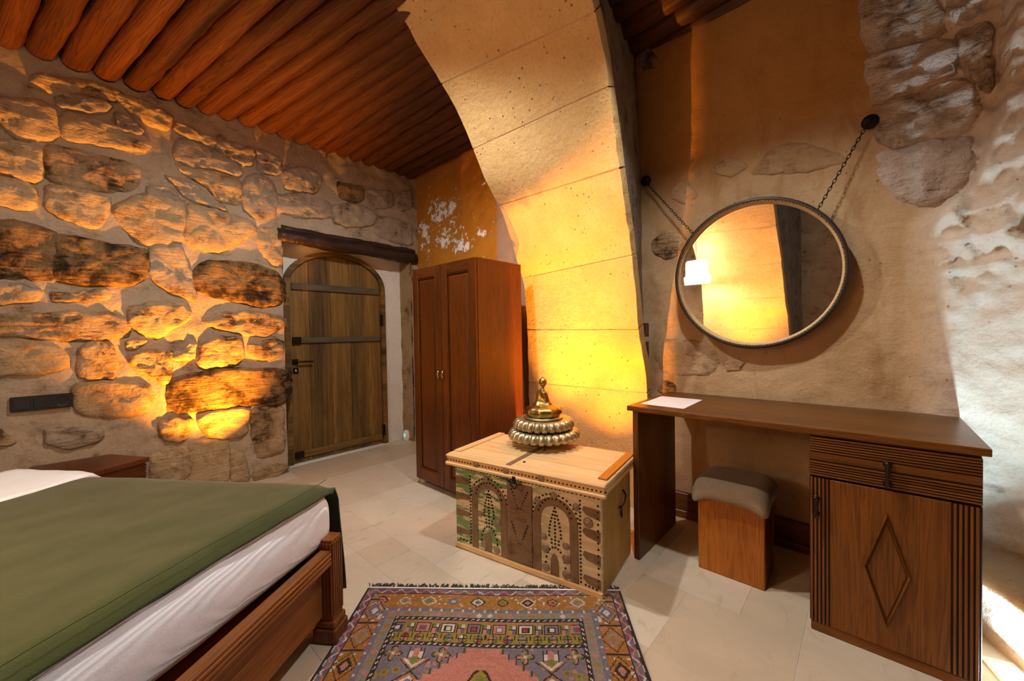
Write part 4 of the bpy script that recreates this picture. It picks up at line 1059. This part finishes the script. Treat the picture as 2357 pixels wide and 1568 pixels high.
for x, z, lab in ((2.283, 2.105, 'dark round wall peg beside the arch holding the left mirror chain'), (3.341, 2.08, 'larger dark round wall peg under rough stones holding the right mirror chain')):
    pg = empty('wall_peg', (x, yr(x, z)+.01, z), label=lab, category='peg', group='mirror pegs')
    V, Fc = lathe([(.001, .046), (.022, .044), (.030, .036), (.032, .024), (.028, .016), (.020, .012), (.020, -.02)], 20); mesh('knob', V, Fc, M['iron'], pg, rot=(PI/2, 0, 0))
    V, Fc = sweep([Vector((.012*math.cos(t), -.040, -.012+.012*math.sin(t))) for t in lin(0, 2*PI, 15)[:-1]], .0025, 6, closed=True); mesh('ring', V, Fc, M['iron'], pg)

# ---- rug with a knotted pattern
RW, RL, KN = 1.125, 1.95, .0045
HX = dict(k=(.022, .014, .012), o=(.40, .155, .022), l=(.185, .155, .195), g=(.27, .225, .20), y=(.30, .22, .03), c=(.52, .20, .155), w=(.62, .55, .50), p=(.175, .08, .125), b=(.12, .125, .21), n=(.16, .20, .04), r=(.34, .03, .035), t=(.36, .17, .085), d=(.20, .085, .025))
def h2(a, b): return (math.sin(a*127.1+b*311.7)*43758.5453) % 1.0
def blk(x, y, s): return int(math.floor(x/s)), int(math.floor(y/s))
FLOW = ['ckw', 'bwk', 'lyw', 'rck', 'nyk', 'wbl', 'ogw']
def flower(x, y, R0, pal):
    d = abs(x)*.8+abs(y)*.8+max(abs(x), abs(y))*.35
    if d < R0*.38: return HX[pal[0]]
    if d < R0*.72: return HX[pal[1]]
    if d < R0*.95: return HX[pal[2]]
    return None
def lozenge(x, y, pal):
    d = abs(x)/.045+abs(y)/.06
    if d < .35: return HX[pal[0]]
    if d < .62: return HX[pal[1]]
    if .93 < d < 1.02: return HX['k']
    return None
def star(x, y, R0):
    r = math.hypot(x, y); a = math.atan2(y, x)
    k = abs(math.cos(a*2+.0)); lim = R0*(.45+.55*k**1.5)
    if r < lim*.85: return HX['c' if int((a+PI)/(PI/2)*2) % 2 else 'n'] if r > R0*.18 else HX['w']
    if r < lim*1.05: return HX['k']
    return None
def rugcol(u, v):
    vm = v if v < RL/2 else RL-v
    um = min(u, RW-u)
    e = min(um, vm)
    if e < .008: return HX['k']
    if um < .014 and vm > .014: return HX['y'] if vm < .12 else (HX['w'] if int(vm/.03) % 2 else HX['k'])
    side = um < .195 and vm > um*.95
    if e < .042:                                          # outer guard
        s = vm if side else u
        i = int(s/.024); f = (s/.024) % 1; q_ = (e-.014)/.028
        if abs(q_-.5-.32*math.sin(s*110)) < .16: return HX['c' if i % 3 else 'w']
        return HX['p'] if h2(i, 1) > .35 else HX['l']
    if e < .046: return HX['k']
    if side:
        if um < .125:                                     # side border: lozenges on orange
            c = (vm-.215) % .135-.0675; i = int((vm-.215)/.135+20)
            r_ = lozenge(um-.086, c, FLOW[i % 7]); 
            if r_: return r_
            if abs(um-.086) > .034 or abs(c) > .058:
                if abs(c) > .064: return HX['k']
            if h2(*blk(um+3, vm, .011)) > .86: return HX['w' if i % 2 else 'c']
            return HX['o'] if vm > .2 else HX['t']
    elif vm < .132 and um > .046:                          # top border
        c = (u-RW/2) % .105-.0525; i = int((u-RW/2)/.105+20)
        r_ = flower(c, (vm-.088)*1.1, .032+.008*(i % 2), FLOW[(i*3) % 7])
        if r_: return r_
        hh = h2(*blk(u, vm, .009))
        if hh > .90: return HX['y']
        if hh > .82: return HX['c']
        if hh < .08: return HX['n']
        if hh < .12: return HX['w']
        return HX['o']
    if um < .125: return HX['o']
    if um < .148 or vm < .150:                             # lilac guard
        s = vm if um < .148 else u
        if (s % .045) < .009 and abs(((um-.125) if um < .148 else (vm-.132))-.010) < .006: return HX['w']
        return HX['l']
    if um < .186 or vm < .182:                             # grey guard with little florets
        s = vm if um < .186 else u; e2 = (um-.167) if um < .186 else (vm-.166)
        c = s % .042-.021; i = int(s/.042)
        if abs(c)+abs(e2) < .013: return HX['otcyw'[int(h2(i, 3)*5)]]
        return HX['g']
    if um < .203 or vm < .198:                             # black and white barber stripe
        s = vm if um < .203 else u; e2 = (um-.186) if um < .203 else (vm-.182)
        return HX['w'] if ((s+e2*1.2) % .024) < .008 and .003 < e2 < .013 else HX['k']
    X = u-RW/2; Y = vm
    if Y < .212: return HX['t']
    if Y < .308:                                           # olive panel with two rows of motifs
        a = (Y-.212)/.096
        if a < .54:
            c = X % .100-.05; i = int(math.floor(X/.100)); b = (a/.54-.5)*.052
            if i % 2 == 0 or True:
                k = max(abs(c)*1.0, abs(b)*1.15)
                if abs(c) < .028:
                    cc = 'cywblc'[(i*2) % 6]
                    if k < .009: return HX['r' if i % 2 else 'w']
                    if k < .015: return HX['k' if i % 3 else 'b']
                    if k < .024: return HX[cc]
                    if k < .028: return HX['k']
                else:
                    c2 = abs(c)-.05
                    if abs(c2) < .016 and abs(b) < .022:
                        if abs(c2) > .013: return HX['k']
                        if abs(b) < .002: return HX['k']
                        return HX['bc'[int(c > 0)]] if b > 0 else HX['wn'[int(c > 0)]]
        else:
            c = X % .056-.028; i = int(math.floor(X/.056)); b = ((a-.54)/.46-.5)*.044
            r_ = math.hypot(c, b*.95)
            if r_ < .018:
                if abs(c) < .0016 or abs(b) < .0016 or r_ > .0155: return HX['k']
                return HX['cwbrnygl'[int(h2(i, (c > 0)+2*(b > 0))*8)]]
            if abs(c) > .0255: return HX['k'] if b < 0 else HX['y']
        return HX['y']
    if Y < .325:
        return HX['w'] if ((X+Y*1.2) % .024) < .008 and .311 < Y < .321 else HX['k']
    # field with stepped coral medallion
    Ys = math.floor((Y-.330)/.022); half = .070+.026*Ys if Y > .330 else 0
    half = min(half, .30)
    if abs(X) < half-.007: 
        r_ = flower(X, (Y-.46)*.7, .05, 'nyk') if Y > .42 else None
        return r_ or HX['c']
    if abs(X) < half: return HX['n'] if abs(X) < half-.004 else HX['k']
    Xa = abs(X)
    for cx, cy, R0 in ((.150, .362, .034), (.325, .362, .034), (.33, .52, .036)):
        r_ = star(Xa-cx, Y-cy, R0)
        if r_: return r_
    x, y2 = Xa-.240, Y-.372
    if abs(x) < .010 and -.035 < y2 < .03: return HX['c' if y2 < 0 else 'n']
    if .010 <= abs(x) < .024 and -.022 < y2 < .004: return HX['w']
    if abs(x) < .028 and -.037 < y2 < .012: return HX['k'] if abs(x) > .024 or abs(abs(x)-.0115) < .0025 else HX['l']
    d = abs(x)*.9+abs(y2-.012)
    if y2 > .012 and d < .050: return HX['w' if .026 < d < .036 else ('k' if d > .044 else 't')]
    d = abs(x)*.8+abs(Y-.485)
    if d < .055: return HX['w' if .026 < d < .036 else ('k' if d > .048 else ('t' if d > .036 else 'l'))]
    for cx, cy in ((.17, .44), (.33, .44), (.36, .455), (.29, .43), (.18, .50)):
        d = max(abs(Xa-cx), abs(Y-cy))
        if d < .005: return HX['d']
        if d < .013: return HX['t' if cx < .2 else 'y']
    if h2(*blk(X, Y, .013)) > .965: return HX['c']
    return HX['l']
nu, nv = int(RW/KN), int(RL/KN)
xs_ = np.linspace(0, RW, nu+1); ys_ = np.linspace(0, -RL, nv+1)
rng = np.random.default_rng(3)
gx, gy = np.meshgrid(xs_, ys_, indexing='ij')
edge = .006*np.sin(gy*5.0)*((gx/RW)-.5)
gz = .0065+.0008*rng.random(gx.shape)+.0015*np.sin(gx*9+1)*np.sin(gy*7)
vv = np.stack([gx+edge, gy+.004*np.sin(gx*8), gz], -1).reshape(-1, 3)
ii, jj = np.meshgrid(np.arange(nu), np.arange(nv), indexing='ij'); m_ = nv+1
ff = np.stack([ii*m_+jj, (ii)*m_+jj+1, (ii+1)*m_+jj+1, (ii+1)*m_+jj], -1).reshape(-1, 4)
me = bpy.data.meshes.new('rug'); me.from_pydata(vv.tolist(), [], ff.tolist()); me.update()
cols = np.ones((len(ff), 4, 4), np.float32)
k = 0
for i in range(nu):
    for j in range(nv):
        c = rugcol((i+.5)*KN, (j+.5)*KN); f_ = .82+.36*h2(i*.37, j*.91)
        cols[k, :, :3] = (c[0]*f_, c[1]*f_, c[2]*f_); k += 1
at_ = me.attributes.new('knots', 'FLOAT_COLOR', 'CORNER'); at_.data.foreach_set('color', cols.reshape(-1))
me.materials.append(M['rug'])
rug = bpy.data.objects.new('rug', me); C.objects.link(rug); rug.location = (1.668, -1.728, 0); rug.rotation_euler = (0, 0, math.radians(40))
tag(rug, 'patterned wool rug with an orange border and a coral stepped medallion', 'rug')
fb = MB(); rf = random.Random(4)
for side, y0, sg in ((0, .0, 1), (1, -RL, -1)):
    for k in range(420):
        x = rf.uniform(.004, RW-.004); l = rf.uniform(.012, .040); dx = rf.uniform(-.02, .02)
        fb.add(sweep([Vector((x, y0-.004*sg, .005)), Vector((x+dx*.4, y0+sg*l*.5, .006)), Vector((x+dx, y0+sg*l, .002))], .0016, 4))
mesh('fringe', fb.v, fb.f, M['fringe'], rug, kind='stuff')
bd = MB(); bd.add(sweep([Vector((x, -.002, .006)) for x in lin(0, RW, 60)], .004, 6)); mesh('end_cord', bd.v, bd.f, M['paper'], rug)

# ---- wall switches
sw = empty('switch_plate', (XL+.012, -2.744, .783), label='black triple switch and socket plate on the stone wall by the bed', category='switch')
box('plate', sw, 0, .012, -.119, .119, -.042, .042, M['switch'], .003)
for k, yq in enumerate((-.076, 0)): box('rocker', sw, .010, .016, yq-.033, yq+.033, -.030, .030, M['switch_in'], .002)
V, Fc = lathe([(.030, .014), (.026, .014), (.024, .006), (.001, .006)], 28); sk = mesh('socket', V, Fc, M['switch_in'], sw, (0, .076, 0), rot=(0, PI/2, 0))
V, Fc = lathe([(.001, .010), (.003, .009), (.003, .004)], 10); mesh('earth_pin', V, Fc, M['chrome'], sk, (0, .01, 0))
s2 = empty('light_switch', (2.305, -.215, 1.15), label='small black light switch on the shaded side of the arch pillar', category='switch')
box('plate', s2, -.002, .016, -.045, .035, -.042, .042, M['switch'], .003)
box('rocker', s2, .014, .020, -.032, .022, -.030, .030, M['switch_in'], .002)
# ---- white device with a green light on the floor by the door
dv2 = empty('floor_device', (-.375, -.235, .052), label='white oval device with a green light leaning at the doorway corner', category='device')
dv2.rotation_euler = (0, math.radians(78), math.radians(-35))
V, Fc = lathe([(.001, .022), (.020, .021), (.042, .014), (.050, .004), (.050, -.006), (.044, -.016), (.001, -.018)], 28, lambda r, z, a, i: (r, z, a)); V = [(v[0]*1.25, v[1]*.8, v[2]) for v in V]
mesh('casing', V, Fc, M['white_plastic'], dv2)
V, Fc = lathe([(.001, .0235), (.008, .0232), (.010, .021), (.010, .018)], 16); V = [(v[0]*2.0-.004, v[1]*.55-.016, v[2]-.001) for v in V]; mesh('indicator', V, Fc, M['glow_green'], dv2)
V, Fc = lathe([(.051, .002), (.053, -.004), (.051, -.010)], 28); V = [(v[0]*1.25, v[1]*.8, v[2]) for v in V]; mesh('dark_seam', V, Fc, M['switch'], dv2)

# ---- lamps: fixtures themselves
def uplight(name, loc, rz, glow, lab, hood, added_baffle=None):
    u = empty(name, loc, rz, label=lab, category='lamp')
    bm = bmesh.new()
    for a in ((-.07, .07, -.045, -.040, 0, hood), (-.07, .07, .040, .045, 0, .05), (-.07, -.065, -.040, .040, 0, .05), (.065, .07, -.040, .040, 0, .05), (-.065, .065, -.04, .04, 0, .012)): add_box(bm, *a, .001)
    if added_baffle: add_box(bm, added_baffle, added_baffle+.005, -.040, .040, .012, hood, .001)  # unseen, added to hold amber light off the mirror wall
    from_bm('housing', bm, M['iron'], u)
    box('lens', u, -.06, .06, -.035, .035, .014, .020, glow, .001)
uplight('wall_lamp', (.09, -1.86, 0), math.radians(-90), M['glow_orange'], 'amber uplight on the floor against the stone wall behind the bed', .05)
uplight('arch_lamp', (2.15, -.600, 0), math.radians(-13), M['glow_orange'], 'amber uplight on the floor behind the chest at the arch foot', .19, .022)
uplight('arch_lamp', (1.614, -.473, 0), math.radians(-13), M['glow_orange'], 'added unseen amber uplight spreading the glow over the left of the arch', .19)  # made-up second fixture for the left arch fill
uplight('rear_arch_lamp', (2.42, -3.25, 0), PI, M['glow_orange'], 'amber uplight at the opposite foot of the arch seen in the mirror', .05)
fl = empty('floor_light', (3.700, -.645, 0), math.radians(16), label='recessed floor light strip glowing cool white beside the desk', category='lamp')
bm = bmesh.new()
for a in ((-.042, -.026, -.19, .16, -.004, .004), (.026, .042, -.19, .16, -.004, .004), (-.026, .026, .135, .16, -.004, .004), (-.026, .026, -.19, -.165, -.004, .004)): add_box(bm, *a, .001)
from_bm('trim_frame', bm, M['white_plastic'], fl)
box('glass', fl, -.026, .026, -.165, .135, -.004, .002, M['glow_cool'], .001)
def spot(name, loc, lab):
    s = empty(name, loc, label=lab, category='lamp')
    V, Fc = lathe([(.001, .07), (.045, .07), (.048, .06), (.048, .022), (.044, .020), (.040, .030), (.001, .034)], 24); mesh('can', V, Fc, M['iron'], s)
    V, Fc = lathe([(.001, .026), (.038, .026), (.040, .030)], 24); mesh('lens', V, Fc, M['glow_white'], s)
    V, Fc = sweep([Vector((0, 0, .07)), Vector((0, 0, 2.82-loc[2]))], .008, 8); mesh('stem', V, Fc, M['iron'], s)
spot('ceiling_spot', (1.62, -1.68, 2.70), 'bright ceiling spot lamp under the logs beside the arch')
spot('arch_spot', (2.80, -1.25, 2.67), 'ceiling spot lamp in front of the arch over the desk')
pl = empty('pendant_lamp', (1.93, -3.25, 1.40), label='white shaded pendant lamp by the bed seen in the mirror', category='lamp')
V, Fc = lathe([(.150, 0), (.158, .09), (.150, .10), (.135, .105), (.128, .28), (.110, .30)], 36); mesh('shade', V, Fc, M['shade'], pl)
V, Fc = sweep([Vector((0, 0, .30)), Vector((0, 0, 1.42))], .004, 6); mesh('cord', V, Fc, M['iron'], pl)
V, Fc = lathe([(.001, .09), (.02, .095), (.032, .12), (.03, .15), (.015, .18), (.013, .30)], 16); mesh('bulb', V, Fc, M['glow_white'], pl)
